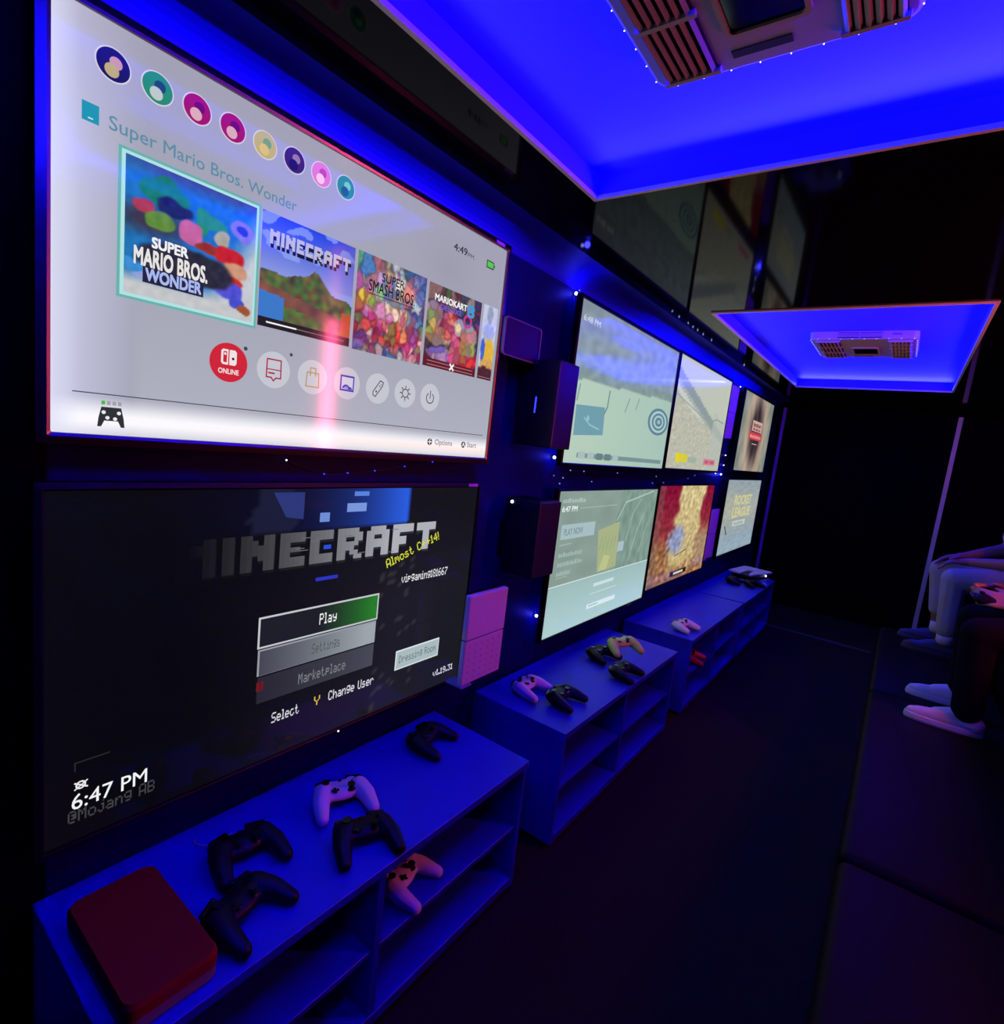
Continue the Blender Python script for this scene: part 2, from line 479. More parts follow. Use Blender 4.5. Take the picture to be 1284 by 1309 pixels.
# ------------------------------------------------------------------ air conditioners
AW, AL, AH = .375, .45, .035            # layout units
def ac(cx, cy, label, AW=AW):
    o = thing('air_conditioner', label, 'air conditioner', V(cx, cy, ZP), group='ceiling air conditioners')
    w_, l_, h = AW * S, AL * S, AH * S
    def L(wd, ln, z, r): return [Vector((x, y, z)) for (x, y) in rrect(0, 0, wd, ln, r)]
    b = loft([L(w_, l_, 0, .03), L(w_ - .004, l_ - .004, -h * .75, .03), L(w_ - .010, l_ - .010, -h * .95, .028), L(w_ - .020, l_ - .020, -h, .026)])
    obj('shroud', b, M_beige, o, smooth=False)
    zb = -h
    k_ = AW / .40; q_ = AL / .40
    # side grilles: slats over a dark well
    for sx, x0, x1 in ((-1, -.175 * k_, -.085 * k_), (1, .100 * k_, .180 * k_)):
        X0, X1 = x0 * S, x1 * S; Y0, Y1 = -.17 * S * q_, .18 * S * q_
        g = obj('side_grille', box(X0, X1, Y0, Y1, zb - .002, zb + .004), M_vent, o)
        for k in range(6):
            xx = X0 + (k + .5) * (X1 - X0) / 6
            bb = box(xx - .0042, xx + .0042, Y0, Y1, zb - .009, zb - .001)
            bmesh.ops.rotate(bb, cent=(xx, 0, zb - .005), matrix=Matrix.Rotation(.5 * sx, 3, 'Y'), verts=bb.verts)
            obj('slat', bb, M_beige, g)
        nb = 4 if sx < 0 else 6
        for i in range(nb):
            yy = Y0 + (Y1 - Y0) * i / (nb - 1)
            obj('cross_bar', box(X0 - .004, X1 + .004, yy - .005, yy + .005, zb - .0105, zb + .002), M_beige, g)
    # control window in the middle with a raised rim
    c0 = obj('control_window', box(-.045 * S, .055 * S, -.03 * S, .135 * S, zb - .003, zb + .002), mat('dark_glass', (.004, .004, .006), .08), o)
    rim = bmesh.new()
    ro, ri = rrect(.005 * S, .0525 * S, .115 * S, .18 * S, .014), rrect(.005 * S, .0525 * S, .10 * S, .165 * S, .010)
    loft([[Vector((x, y, zb + .001)) for x, y in ro], [Vector((x, y, zb - .008)) for x, y in ro], [Vector((x, y, zb - .008)) for x, y in ri], [Vector((x, y, zb + .001)) for x, y in ri]], False, False, rim)
    obj('window_rim', rim, M_beige, c0)
    obj('pull_slot', box(-.055 * S, .03 * S, .176 * S, .192 * S, zb - .002, zb + .002), M_vent, o)
    # front vent on the side that faces the room's near end
    for k in range(2):
        x0 = (-.095 + k * .090) * S
        fv = obj('front_vent', box(x0, x0 + .084 * S, -l_ / 2 - .001, -l_ / 2 + .004, -h * .86, -h * .14), M_vent, o)
        for q in range(3):
            zz = -h * (.32 + .18 * q)
            obj('slat', box(x0, x0 + .084 * S, -l_ / 2 - .005, -l_ / 2 + .001, zz - .0022, zz + .0022), M_beige, fv)
    obj('badge', box(.115 * S, .15 * S, -l_ / 2 - .0008, -l_ / 2 + .002, -h * .5, -h * .3), mat('grey_print', (.12, .11, .14), .5), o)
    # tiny lamps round the lower rim
    ring = rrect(0, 0, w_ - .008, l_ - .008, .028, 3)
    per = [(Vector(ring[i]), Vector(ring[(i + 1) % len(ring)])) for i in range(len(ring))]
    tot = sum((b - a).length for a, b in per); bb = ball(.0013, 1); me = bpy.data.meshes.new('led'); bb.to_mesh(me); bb.free(); me.materials.append(M_bulb)
    N = 36
    for k in range(N):
        d = tot * k / N
        for a, b in per:
            if d <= (b - a).length:
                p = a.lerp(b, d / max(1e-6, (b - a).length)); break
            d -= (b - a).length
        inst('led', me, o, (p.x, p.y, -h * .96))
    return o
ac(-.275, .742, 'ceiling air conditioner with grille, cut off by the top of the picture')
ac(-.280, 3.24, 'small beige ceiling air conditioner in the middle of the farther blue-lit panel', .425)

# ------------------------------------------------------------------ red tube light on the right wall (seen mirrored in the big white screen)
rt = thing('tube_light', 'vertical red tube light on the black right wall, mirrored in the white screen', 'lamp', V(XR, 2.05, -.30))
obj('tube_housing', box(-.012, 0, -.04, .04, 0, 1.06, .004), M_bpl, rt)
obj('tube', cyl(.03, 1.0, 16, m=Matrix.Translation((-.042, 0, .53))), mat('red_glow', (1, .1, .2), .4, emit=(1.0, .10, .26), estr=RED_TUBE), rt, smooth=True)
for zz in (.02, 1.04): obj('end_cap', cyl(.024, .04, 16, m=Matrix.Translation((-.042, 0, zz))), M_bpl, rt, smooth=True)
# ------------------------------------------------------------------ televisions
def tv(y0, y1, z0, z1, label, pic, bez=.013, chrome=False, base=None):
    W, H = (y1 - y0) * S, (z1 - z0) * S
    o = thing('television', label, 'television', V(-1.0, (y0 + y1) / 2, (z0 + z1) / 2), group='televisions on the screen wall')
    B = bez * S
    m = M_chrome if chrome else M_bez
    fr = bmesh.new()
    def R(w_, h_, x, r=.004): return [Vector((x, a, b)) for a, b in rrect(0, 0, w_, h_, r, 2)]
    loft([R(W + .001, H + .001, -.004), R(W + .001, H + .001, .0045), R(W + B * .6, H + B * .6, .0065), R(W + 2 * B, H + 2 * B, .0035), R(W + 2 * B, H + 2 * B, -.012)], False, False, fr)
    obj('bezel', fr, m, o, smooth=False)
    bk = loft([R(W + 2 * B, H + 2 * B, -.006), R(W + 2 * B, H + 2 * B, -.02), R(W * .8, H * .8, -.045)])
    obj('back_cover', bk, M_bez, o)
    obj('wall_bracket', box(-.0715, -.045, -.2, .2, -.12, .12, .003), M_bpl, o)
    px = Pix(W, H)
    sc = pic(px, o)
    return o, W, H

def pic_menu(px, o):                       # light console home menu
    W, H = px.W, px.H
    def bg(a, b):
        c = mix((196, 196, 222), (164, 165, 181), (a - .02) / .09)
        if b < .3: c = mix(c, (158, 152, 176), (.3 - b) * 1.2)
        c = mix(c, (184, 186, 198), (b - .55) * 1.5 * (1 if a > .1 else 0))
        c = mix(c, (150, 150, 166), max(0, 1 - math.hypot((a - .78) / .13, (b - .2) / .17)) * .5)
        c = mix(c, (252, 250, 255), max(0, min(1, (b - .90) / .045)) * (1 - .55 * max(0, (b - .97) / .03)))
        c = mix(c, (255, 226, 214), max(0, 1 - abs(b - .965) / .025) * max(0, min(1, (a - .15) * 2)) * .6)
        c = mix(c, (222, 224, 246), max(0, (.035 - a) / .035) * .8)
        return c
    sc = px.grid(0, 0, 1, 1, 60, 60, bg, 0).build('screen', o)
    N = lambda: Pix(W, H)
    # profile discs
    for i, (cc, d1, d2) in enumerate([((28, 24, 40), (200, 150, 150), (190, 170, 90)), ((38, 140, 50), (30, 70, 40), (190, 200, 180)), ((160, 20, 50), (110, 10, 30), (220, 170, 160)),
                                      ((160, 20, 50), (110, 10, 30), (220, 170, 160)), ((190, 175, 60), (110, 160, 60), (220, 190, 70)), ((60, 34, 46), (150, 120, 110), (30, 20, 30)),
                                      ((226, 120, 190), (190, 70, 150), (250, 200, 220)), ((40, 140, 90), (120, 200, 150), (30, 90, 70))]):
        s = .070 + i * .0565; r = .0205
        p = N().ell(s, .094, r + .0018, (214, 208, 216), 1).ell(s, .094, r, cc, 2)
        p.ell(s + .003, .088, .008, d1, 3, 16).ell(s - .002, .108, .009, d2, 4, 16)
        p.build('profile_icon', sc)
    N().rect(.034, .203, .054, .246, (32, 148, 168), 1).rect(.041, .236, .047, .239, (200, 230, 235), 2).build('folder_icon', sc)
    N().text('Super Mario Bros. Wonder', .066, .242, .033, (92, 140, 164), 1, .004, width=.296).build('caption', sc)
    # selected tile
    t0, t1 = .266, .636
    t = N().rect(.078, t0, .295, t1, (104, 178, 172), 1).rect(.082, t0 + .007, .291, t1 - .007, (176, 226, 226), 2)
    def b1(a, b):
        c = mix((30, 110, 200), (80, 60, 150), max(0, .12 - b) * 6)
        c = mix(c, (36, 120, 150), (.25 - a) * 2)
        c = mix(c, (196, 200, 208), max(0, (a + b * .55 - 1.0) * 4))
        c = mix(c, (196, 198, 200), max(0, (b - .80) * 9))
        c = mix(c, (60, 56, 76), max(0, 1 - math.hypot((a - .18) / .4, (b - .42) / .16)) * 1.4)
        return c
    t.grid(.087, .281, .287, .621, 90, 90, blobs(b1, [(.27, .19, .17, .11, (24, 124, 70)), (.33, .27, .13, .07, (30, 40, 70)), (.12, .33, .07, .05, (170, 60, 60)), (.24, .40, .10, .07, (96, 140, 50)),
        (.55, .30, .06, .12, (36, 140, 90)), (.47, .40, .09, .09, (196, 100, 160)), (.62, .27, .12, .05, (40, 140, 110)), (.72, .37, .06, .07, (170, 166, 150)),
        (.88, .25, .10, .09, (130, 120, 220)), (.88, .25, .05, .05, (40, 60, 200)), (.60, .48, .10, .035, (150, 50, 40)),
        (.78, .50, .13, .08, (196, 34, 40)), (.84, .60, .09, .07, (206, 150, 120)), (.77, .70, .12, .06, (206, 50, 40)), (.78, .78, .12, .08, (84, 80, 210)), (.86, .86, .07, .05, (70, 76, 200)),
        (.92, .91, .06, .045, (160, 84, 50)), (.12, .78, .12, .06, (60, 140, 210)), (.30, .84, .24, .03, (150, 160, 220)), (.45, .68, .36, .14, (44, 44, 60))], 10, 20, 1.0), 3)
    t.text('SUPER', .124, .489, .026, (238, 238, 244), 5, .035, width=.052).text('MARIO BROS.', .100, .541, .044, (232, 228, 226), 5, .03, width=.107)
    t.rect(.112, .538, .202, .584, (40, 36, 62), 4).text('WONDER', .116, .577, .031, (168, 184, 240), 5, .035, width=.082)
    t.build('game_tile', sc)
    # block world tile
    def b2(a, b):
        c = mix((40, 70, 210), (150, 160, 226), b * 1.8)
        if nz(a * 5, b * 9, 3) > .15 and b < .35: c = mix(c, (150, 170, 235), .7)
        c = mix(c, (120, 110, 200), max(0, (a - .75) * 2) * (1 if b < .5 else 0))
        hill = .50 + .05 * nz(a * 6, 1, 2) + .22 * max(0, a - .55)
        if b > hill - .10 * max(0, 1 - abs(a - .55) / .3): c = [86 + 50 * nz(a * 14, b * 14, 5), 92 + 50 * nz(a * 14, b * 14, 6), 60]
        if b > .60 + .18 * a: c = [120 + 30 * nz(a * 8, b * 8), 76 + 20 * nz(a * 8, b * 8), 70]
        if b > .75 + .1 * a: c = mix([96 + 70 * nz(a * 11, b * 11, 8), 90 + 60 * nz(a * 11, b * 11, 9), 60], (70, 150, 60), max(0, nz(a * 7, b * 7, 4)))
        if b > .68 + .1 * a and a < .25: c = (60, 120, 200)
        if b > .68 and a > .88: c = mix(c, (226, 80, 30), .7)
        return c
    t = N().grid(.298, .275, .500, .622, 80, 80, b2, 1).rect(.298, .592, .500, .622, (34, 30, 34), 2).rect(.314, .604, .376, .609, (244, 244, 244), 3).rect(.376, .605, .486, .608, (120, 112, 110), 3)
    for dx, dt, cl, ly in ((.002, .012, (24, 22, 40), 3), (0, 0, (186, 184, 214), 4)):
        t.pixtext('MINECRAFT', .313 + dx, .366 + dt, .043, cl, ly, width=.176, font=BLOCKFONT)
    t.build('game_tile', sc)
    # crowd tile
    cf = [(150, 40, 60), (220, 80, 60), (200, 60, 140), (230, 180, 80), (90, 150, 70), (60, 50, 130), (210, 150, 140), (90, 60, 70), (180, 110, 190), (226, 210, 200), (70, 110, 170), (120, 80, 170)]
    b3 = blobs((90, 110, 150), [(.2, .1, .3, .16, (70, 120, 170)), (.8, .2, .25, .2, (70, 150, 190)), (.2, .5, .2, .15, (190, 180, 60)), (.5, .55, .4, .12, (220, 150, 130)), (.5, .75, .16, .13, (200, 40, 60)), (.15, .75, .2, .18, (150, 60, 90)), (.85, .8, .2, .2, (210, 60, 110)), (.5, .27, .36, .17, (196, 205, 214))])
    t = N().grid(.508, .274, .709, .625, 84, 84, crowd(cf, 110, 2, b3, .42), 1)
    t.text('SUPER', .574, .352, .031, (24, 24, 34), 3, .01, width=.066).text('SMASH BROS.', .540, .400, .041, (24, 24, 34), 3, .01, width=.135).text('ULTIMATE', .570, .428, .012, (110, 140, 150), 3, .01, width=.075)
    t.line([(.541, .409), (.675, .409)], .0015, (24, 24, 34), 3).build('game_tile', sc)
    # racing tile
    b4 = blobs((64, 52, 56), [(.12, .35, .15, .15, (150, 140, 110)), (.2, .6, .2, .12, (190, 150, 90)), (.45, .45, .16, .2, (200, 60, 60)), (.6, .42, .1, .1, (210, 205, 200)), (.8, .5, .16, .14, (200, 160, 130)), (.3, .82, .25, .08, (150, 120, 200)), (.75, .8, .26, .16, (214, 40, 60)), (.75, .66, .2, .1, (190, 170, 90)), (.55, .75, .1, .2, (210, 90, 110))])
    t = N().grid(.718, .279, .917, .621, 80, 80, crowd(cf, 80, 5, b4, .6), 1).rect(.718, .585, .917, .621, (96, 30, 44), 2).line([(.732, .596), (.905, .596)], .0018, (180, 120, 124), 3).line([(.732, .611), (.905, .611)], .0018, (180, 120, 124), 3)
    t.text('MARIOKART', .740, .343, .026, (240, 238, 240), 3, .03, width=.118).text('8', .862, .362, .052, (70, 150, 210), 4, .03, width=.026).text('DELUXE', .762, .372, .021, (110, 90, 200), 3, .03, width=.078)
    t.ring(.866, .385, .014, .006, (190, 60, 150), 4).line([(.815, .590), (.828, .614)], .005, (244, 240, 240), 4).line([(.828, .590), (.815, .614)], .005, (244, 240, 240), 4)
    t.build('game_tile', sc)
    # cut-off tile at the right
    b5 = blobs((196, 200, 224), [(.6, .62, .4, .2, (226, 180, 60)), (.2, .6, .15, .15, (70, 100, 200)), (.6, .8, .5, .09, (210, 160, 90)), (.5, .95, .9, .12, (80, 40, 52)), (.5, .12, .2, .12, (150, 160, 190)), (.5, .35, .4, .1, (160, 170, 220))], 26, 16, 4)
    N().grid(.927, .277, .988, .620, 16, 40, b5, 1).line([(.930, .610), (.985, .610)], .002, (160, 110, 116), 2).build('game_tile', sc)
    # clock and battery
    p = N().text('4:49', .789, .113, .030, (52, 54, 62), 1, .012, width=.050).text('PM', .842, .113, .018, (90, 92, 100), 1, .006, width=.024); p.build('clock', sc)
    p = N().rect(.919, .082, .950, .116, (40, 60, 44), 1).rect(.922, .087, .947, .111, (90, 200, 80), 2).rect(.951, .092, .954, .106, (40, 60, 44), 1); p.build('battery_icon', sc)
    # round buttons
    ic = [(.250, .755, .0335, (206, 38, 56)), (.335, .753, .0335, (196, 198, 208)), (.419, .754, .0335, (196, 198, 208)), (.503, .754, .0335, (200, 196, 210)), (.587, .753, .0335, (196, 198, 208)), (.671, .752, .0335, (196, 198, 208)), (.755, .751, .0335, (196, 198, 208))]
    ps = [N().ell(s, t_, r, c, 1) for (s, t_, r, c) in ic]
    # 0: online emblem
    p = ps[0]; p.poly([(.236 + x, .716 + y) for x, y in [(.003, 0), (.0125, 0), (.0125, .046), (.003, .046), (0, .040), (0, .006)]], (240, 226, 228), 2)
    p.poly([(.2395 + x, .7225 + y) for x, y in [(.001, 0), (.0065, 0), (.0065, .033), (.001, .033), (0, .030), (0, .003)]], (206, 38, 56), 3).ell(.2425, .730, .0022, (240, 226, 228), 4, 12)
    p.poly([(.2505 + x, .716 + y) for x, y in [(0, 0), (.010, 0), (.013, .006), (.013, .040), (.010, .046), (0, .046)]], (240, 226, 228), 2).ell(.2570, .742, .0024, (60, 20, 30), 3, 12)
    p.text('ONLINE', .250, .789, .015, (240, 226, 228), 2, .02, width=.036, align='CENTER').ell(.279, .703, .0035, (60, 66, 80), 1, 14)
    # 1: news bubble
    p = ps[1]; cr = (168, 40, 66); s, t_ = .335, .750
    p.line([(s - .014, t_ - .030), (s + .014, t_ - .030), (s + .0145, t_ + .028), (s + .005, t_ + .028), (s, t_ + .038), (s - .005, t_ + .028), (s - .0145, t_ + .028), (s - .014, t_ - .030)], .0026, cr, 2)
    p.line([(s - .014, t_ + .002), (s + .014, t_ + .002)], .002, cr, 2).line([(s - .010, t_ + .014), (s + .001, t_ + .014)], .003, cr, 2).ell(.369, .693, .0032, (60, 66, 80), 1, 14)
    # 2: shopping bag
    p = ps[2]; cr = (176, 150, 96); s, t_ = .419, .757
    p.line([(s - .013, t_ - .018), (s + .013, t_ - .018), (s + .015, t_ + .030), (s - .015, t_ + .030), (s - .013, t_ - .018)], .0024, cr, 2).line([(s - .006, t_ - .008), (s - .006, t_ - .034), (s + .006, t_ - .034), (s + .006, t_ - .008)], .0024, cr, 2)
    # 3: album
    p = ps[3]; cr = (70, 62, 176); s, t_ = .503, .754
    p.rect(s - .018, t_ - .029, s + .018, t_ + .029, cr, 2).rect(s - .0145, t_ - .022, s + .0145, t_ + .022, (206, 204, 222), 3).ell(s - .003, t_ + .022, .010, cr, 4, 16, a0=0, a1=180).ell(s + .007, t_ + .022, .006, cr, 4, 16, a0=0, a1=180).ell(s - .003, t_ + .022, .006, (150, 146, 214), 5, 12, a0=0, a1=180)
    # 4: controller
    p = ps[4]; cr = (70, 72, 84); s, t_ = .587, .753
    p.line([(s - .013, t_ + .014), (s + .006, t_ - .032), (s + .015, t_ - .026), (s + .012, t_ - .010), (s - .006, t_ + .032), (s - .013, t_ + .026), (s - .013, t_ + .014)], .0022, cr, 2).ell(s - .004, t_ + .012, .0024, cr, 2, 10).ell(s + .005, t_ - .010, .0018, cr, 2, 10).ell(s + .009, t_ - .018, .0014, cr, 2, 10)
    # 5: settings
    p = ps[5]; s, t_ = .671, .752
    p.ring(s, t_, .0095, .0024, cr, 2)
    for k in range(8):
        a = math.pi * k / 4; p.line([(s + .012 * math.cos(a), t_ - .0213 * math.sin(a)), (s + .0165 * math.cos(a), t_ - .0293 * math.sin(a))], .0026, cr, 2)
    # 6: power
    p = ps[6]; s, t_ = .755, .751
    p.ring(s, t_ + .003, .0125, .0026, cr, 2, 22, 125, 415).line([(s, t_ - .028), (s, t_ + .004)], .0026, cr, 2)
    for p in ps: p.build('menu_icon', sc)
    N().line([(.026, .893), (.978, .889)], .0016, (70, 74, 82), 1).build('divider_line', sc)
    # pad emblem and four player lights
    p = N(); cr = (48, 50, 54); s, t_ = .0745, .950
    p.poly([(s - .013, t_ - .024), (s + .013, t_ - .024), (s + .0165, t_ + .004), (s + .018, t_ + .028), (s + .013, t_ + .028), (s + .009, t_ + .012), (s - .009, t_ + .012), (s - .013, t_ + .028), (s - .018, t_ + .028), (s - .0165, t_ + .004)], cr, 1)
    for x, y in ((-.010, -.010), (-.005, .004), (.005, .006), (.010, -.010)): p.ell(s + x, t_ + y, .0028, (236, 236, 240), 2, 10)
    for k in range(4): p.rect(.0615 + k * .0072, .910, .0662 + k * .0072, .920, (70, 190, 60) if k == 0 else (160, 160, 166), 1)
    p.build('pad_icon', sc)
    p = N().ell(.769, .943, .0085, (30, 30, 36), 1).line([(.763, .943), (.775, .943)], .0028, (240, 236, 236), 2).line([(.769, .932), (.769, .954)], .0028, (240, 236, 236), 2).text('Options', .788, .953, .024, (120, 112, 116), 1, .006, width=.066); p.build('hint', sc)
    p = N().ell(.900, .943, .0085, (30, 30, 36), 1).text('A', .900, .952, .020, (240, 236, 236), 2, .03, align='CENTER').text('Start', .916, .953, .024, (120, 112, 116), 1, .006, width=.040); p.build('hint', sc)
    # sticker on the top right of the frame
    obj('sticker', box(.002, .0072, W * .445, W * .482, H * .5 + .004, H * .5 + .014), mat('pink_tag', (.75, .35, .45), .5), o)
    return sc

def pic_blocks(px, o):                     # dark game menu
    W, H = px.W, px.H
    def bg(a, b):
        c = mix((6, 7, 8), (30, 28, 40), (a - .18) * 1.9)
        c = mix(c, (26, 27, 32), max(0, (a - .75) * 3))
        c = mix(c, (12, 13, 14), max(0, .5 - b) * 1.2)
        c = mix(c, (10, 10, 14), max(0, .25 - a) * 2)
        if b < .15 and a < .73:
            k = max(0, min(1, (a - .16) * 1.9)); c = mix(c, mix((12, 10, 56), (44, 96, 226), (a - .38) * 2.8), k)
            if nz(a * 7, b * 7, 1) < -.15 and .3 < a < .52: c = mix(c, (30, 34, 60), .8)
        if .16 < b and a > .66 and nz(a * 90, b * 60, 7) > .42 and a < .80: c = mix(c, (60, 60, 64), .7)
        return c
    sc = px.grid(0, 0, 1, 1, 80, 56, bg, 0).build('screen', o)
    N = lambda: Pix(W, H)
    for q, c in (((.558, .012, .600, .030), (90, 130, 220)), ((.540, .058, .595, .092), (120, 150, 220)), ((.470, .090, .495, .125), (110, 140, 215))): N().rect(*q, c, 1).build('sky_block', sc)
    N().poly([(.39, .10), (.43, .11), (.43, .012), (.36, .012)], (44, 56, 120), 1).build('sky_block', sc)
    def fade(x, c): return mix((10, 10, 12), c, (x - .02) * 1.35)
    p = N().pixtext('MINECRAFT', .183, .292, .125, (50, 50, 56), 1, width=.655, font=BLOCKFONT, fade=fade)
    p.pixtext('MINECRAFT', .181, .282, .125, (176, 176, 184), 2, width=.655, font=BLOCKFONT, fade=fade)
    for k in range(9):
        a = .40 + .43 * random.random(); b = .17 + .11 * random.random(); p.line([(a, b), (a + .02, b)], .0016, (110, 110, 118), 3)
    p.build('game_title', sc)
    N().pixtext('Almost C++14!', .674, .345, .040, (214, 220, 60), 4, width=.190, rot=18).build('splash_text', sc)
    N().rect(.470, .338, .528, .352, (44, 52, 190), 1).build('edition_mark', sc)
    N().rect(.484, .214, .503, .230, (40, 80, 210), 5).build('sky_block', sc)
    N().pixtext('vipgaming181667', .728, .425, .038, (232, 232, 236), 2, width=.174).build('player_name', sc)
    # buttons
    p = N().rect(.343, .450, .657, .566, (196, 198, 204), 1).grid(.347, .457, .653, .559, 20, 4, lambda a, b: mix((30, 30, 40), (40, 128, 44), (a - .45) * 1.9), 2)
    p.pixtext('Play', .510, .528, .044, (238, 240, 240), 3, align='CENTER', width=.046).build('menu_button', sc)
    p = N().rect(.345, .570, .654, .668, (150, 154, 164), 1).grid(.349, .576, .653, .667, 20, 4, lambda a, b: mix((70, 70, 84), (156, 166, 170), a * 1.1), 2)
    p.pixtext('Settings', .510, .640, .040, (84, 88, 96), 3, align='CENTER', width=.076).build('menu_button', sc)
    p = N().grid(.347, .674, .653, .772, 20, 4, lambda a, b: mix((40, 38, 50), (72, 74, 86), a), 1)
    p.pixtext('Marketplace', .506, .748, .042, (124, 124, 134), 2, align='CENTER', width=.126).build('menu_button', sc)
    p = N().rect(.732, .745, .898, .838, (214, 226, 228), 1).rect(.736, .752, .895, .832, (168, 186, 190), 2)
    p.pixtext('Dressing Room', .815, .808, .036, (96, 112, 120), 3, align='CENTER', width=.140).build('menu_button', sc)
    N().rect(.345, .690, .3515, .725, (120, 20, 30), 2).rect(.3545, .690, .360, .725, (120, 20, 30), 2).build('warning_mark', sc)
    N().pixtext('v1.19.31', .886, .945, .032, (232, 232, 236), 1, width=.084).build('version', sc)
    N().pixtext('Select', .384, .868, .040, (214, 214, 220), 1, width=.066).build('hint', sc)
    N().pixtext('Y', .488, .862, .038, (214, 190, 80), 1).pixtext('Change User', .527, .862, .040, (226, 226, 230), 1, width=.135).build('hint', sc)
    p = N().text('6:47 PM', .036, .905, .046, (240, 240, 244), 2, .003, width=.110)
    p.build('clock', sc)
    N().line([(.040, .790), (.040, .765), (.088, .765)], .002, (40, 40, 46), 1).build('corner_mark', sc)
    p = N().ring(.048, .835, .006, .0026, (230, 230, 234), 2, 14).line([(.040, .826), (.057, .846)], .0026, (230, 230, 234), 2).line([(.040, .846), (.057, .826)], .0022, (230, 230, 234), 2)
    p.build('mute_icon', sc)
    N().pixtext('@Mojang AB', .031, .945, .038, (62, 62, 68), 1, width=.128).build('copyright_line', sc)
    obj('sticker', box(.002, .0072, W * .452, W * .492, H * .5 + .003, H * .5 + .013), MATS['pink_tag'], o)
    obj('standby_light', ball(.0028, 1, Matrix.Translation((.006, W * .06, -H * .5 - .009))), M_bulb, o)
    obj('sensor_bar', box(.001, .006, W * .02, W * .11, -H * .5 - .006, -H * .5 - .002), mat('grey_bar', (.05, .05, .055), .3), o)
    return sc

def pic_hockey(px, o):
    W, H = px.W, px.H
    def bg(a, b):
        c = mix((132, 146, 160), (140, 160, 166), b * 2)
        c = [v + 16 * nz(a * 18, b * 18, 1) for v in c]
        if b > .36: c = mix(c, (128, 150, 142), .7); c = [v + 16 * nz(a * 20, b * 20, 3) for v in c]
        if b > .47 - .05 * a: c = mix((178, 204, 186), (160, 190, 180), (a - .2) * .8); c = mix(c, (190, 208, 190), max(0, .35 - a)); 
        return c
    sc = px.grid(0, 0, 1, 1, 64, 60, bg, 0).build('screen', o)
    N = lambda: Pix(W, H)
    N().text('6:48 PM', .024, .118, .036, (206, 214, 216), 1, .01, width=.130).build('clock', sc)
    N().poly([(.054, .822), (.292, .795), (.280, .605), (.050, .628)], (112, 158, 172), 1).line([(.12, .70), (.17, .74), (.25, .76)], .006, (150, 190, 198), 2).ell(.15, .70, .012, (150, 190, 198), 2, 10).build('score_panel', sc)
    p = N()
    for r, c in ((.130, (96, 132, 150)), (.105, (178, 204, 200)), (.085, (96, 138, 156)), (.062, (176, 204, 200)), (.045, (92, 134, 152)), (.020, (160, 190, 190))):
        q = [(min(.995, .86 + r * math.cos(2 * math.pi * i / 40)), .615 + r * .85 * math.sin(2 * math.pi * i / 40)) for i in range(40)]
        p.poly(q[::-1], c, 1 + int((.14 - r) * 60))
    p.build('ice_logo', sc)
    N().line([(.305, .49), (.300, .60), (.275, .66)], .010, (116, 140, 146), 1).line([(.50, .50), (.47, .60)], .008, (130, 154, 156), 1).line([(.60, .48), (.58, .56)], .008, (130, 154, 156), 1).line([(.06, .50), (.05, .60)], .008, (130, 154, 156), 1).build('goal_posts', sc)
    p = N().rect(.10, .930, .97, .962, (120, 146, 150), 1)
    for k in range(5): p.rect(.11 + .075 * k, .922, .165 + .075 * k, .968, (168, 190, 188) if k in (0, 1, 4) else (104, 128, 134), 2)
    p.build('score_bar', sc)
    return sc

def pic_stands(px, o):
    W, H = px.W, px.H
    def bg(a, b):
        c = (190, 196, 182)
        edge = .10 + .52 * a
        if b > edge: c = (168, 178, 170)
        if b > edge and b < edge + .10: c = mix((140, 152, 168), (144, 158, 148), a)
        if edge + .14 < b < edge + .20: c = (200, 206, 196)
        if b > .34 + .35 * a: c = [v + 22 * nz(a * 34, b * 34, 1) for v in (186, 186, 170)]
        if a > .72 and b > .42 + .1 * nz(a * 6, 0, 0): c = mix(c, (180, 188, 180), .7)
        return c
    sc = px.grid(0, 0, 1, 1, 60, 50, bg, 0).build('screen', o)
    N = lambda: Pix(W, H)
    N().line([(.70, .48), (.80, .45), (.95, .47)], .007, (140, 150, 150), 1).line([(.02, .34), (.68, .52)], .006, (150, 158, 152), 1).build('rail', sc)
    p = N().rect(.14, .855, .34, .935, (214, 204, 60), 1).rect(.35, .880, .50, .935, (160, 176, 160), 1).rect(.52, .885, .64, .935, (180, 186, 176), 1).rect(.65, .880, .90, .945, (206, 130, 146), 1)
    p.ell(.18, .90, .03, (226, 210, 40), 2, 12).rect(.68, .897, .76, .928, (190, 90, 116), 2).rect(.79, .897, .88, .928, (190, 90, 116), 2); p.build('score_bar', sc)
    return sc

def pic_burst(px, o):
    W, H = px.W, px.H
    def bg(a, b):
        d = math.hypot((a - .5) / .26, (b - .47) / .62)
        c = mix((60, 48, 52), (176, 158, 140), (d - .45) * 1.9)
        c = mix(c, (134, 140, 130), (d - 1.15) * 2.2)
        c = [v + 26 * nz(a * 14, b * 4, 2) for v in c]
        return c
    sc = px.grid(0, 0, 1, 1, 44, 40, bg, 0).build('screen', o)
    p = Pix(W, H).rect(.36, .315, .68, .455, (206, 170, 160), 1).marks(.39, .395, .055, .26, (110, 60, 60), 2, 5, 1).marks(.40, .444, .035, .24, (130, 70, 70), 2, 4, 2)
    p.rect(.30, .470, .72, .572, (196, 62, 76), 1).marks(.33, .548, .05, .36, (228, 150, 150), 2, 6, 3).rect(.43, .62, .60, .632, (190, 170, 160), 1)
    p.build('title_card', sc)
    return sc

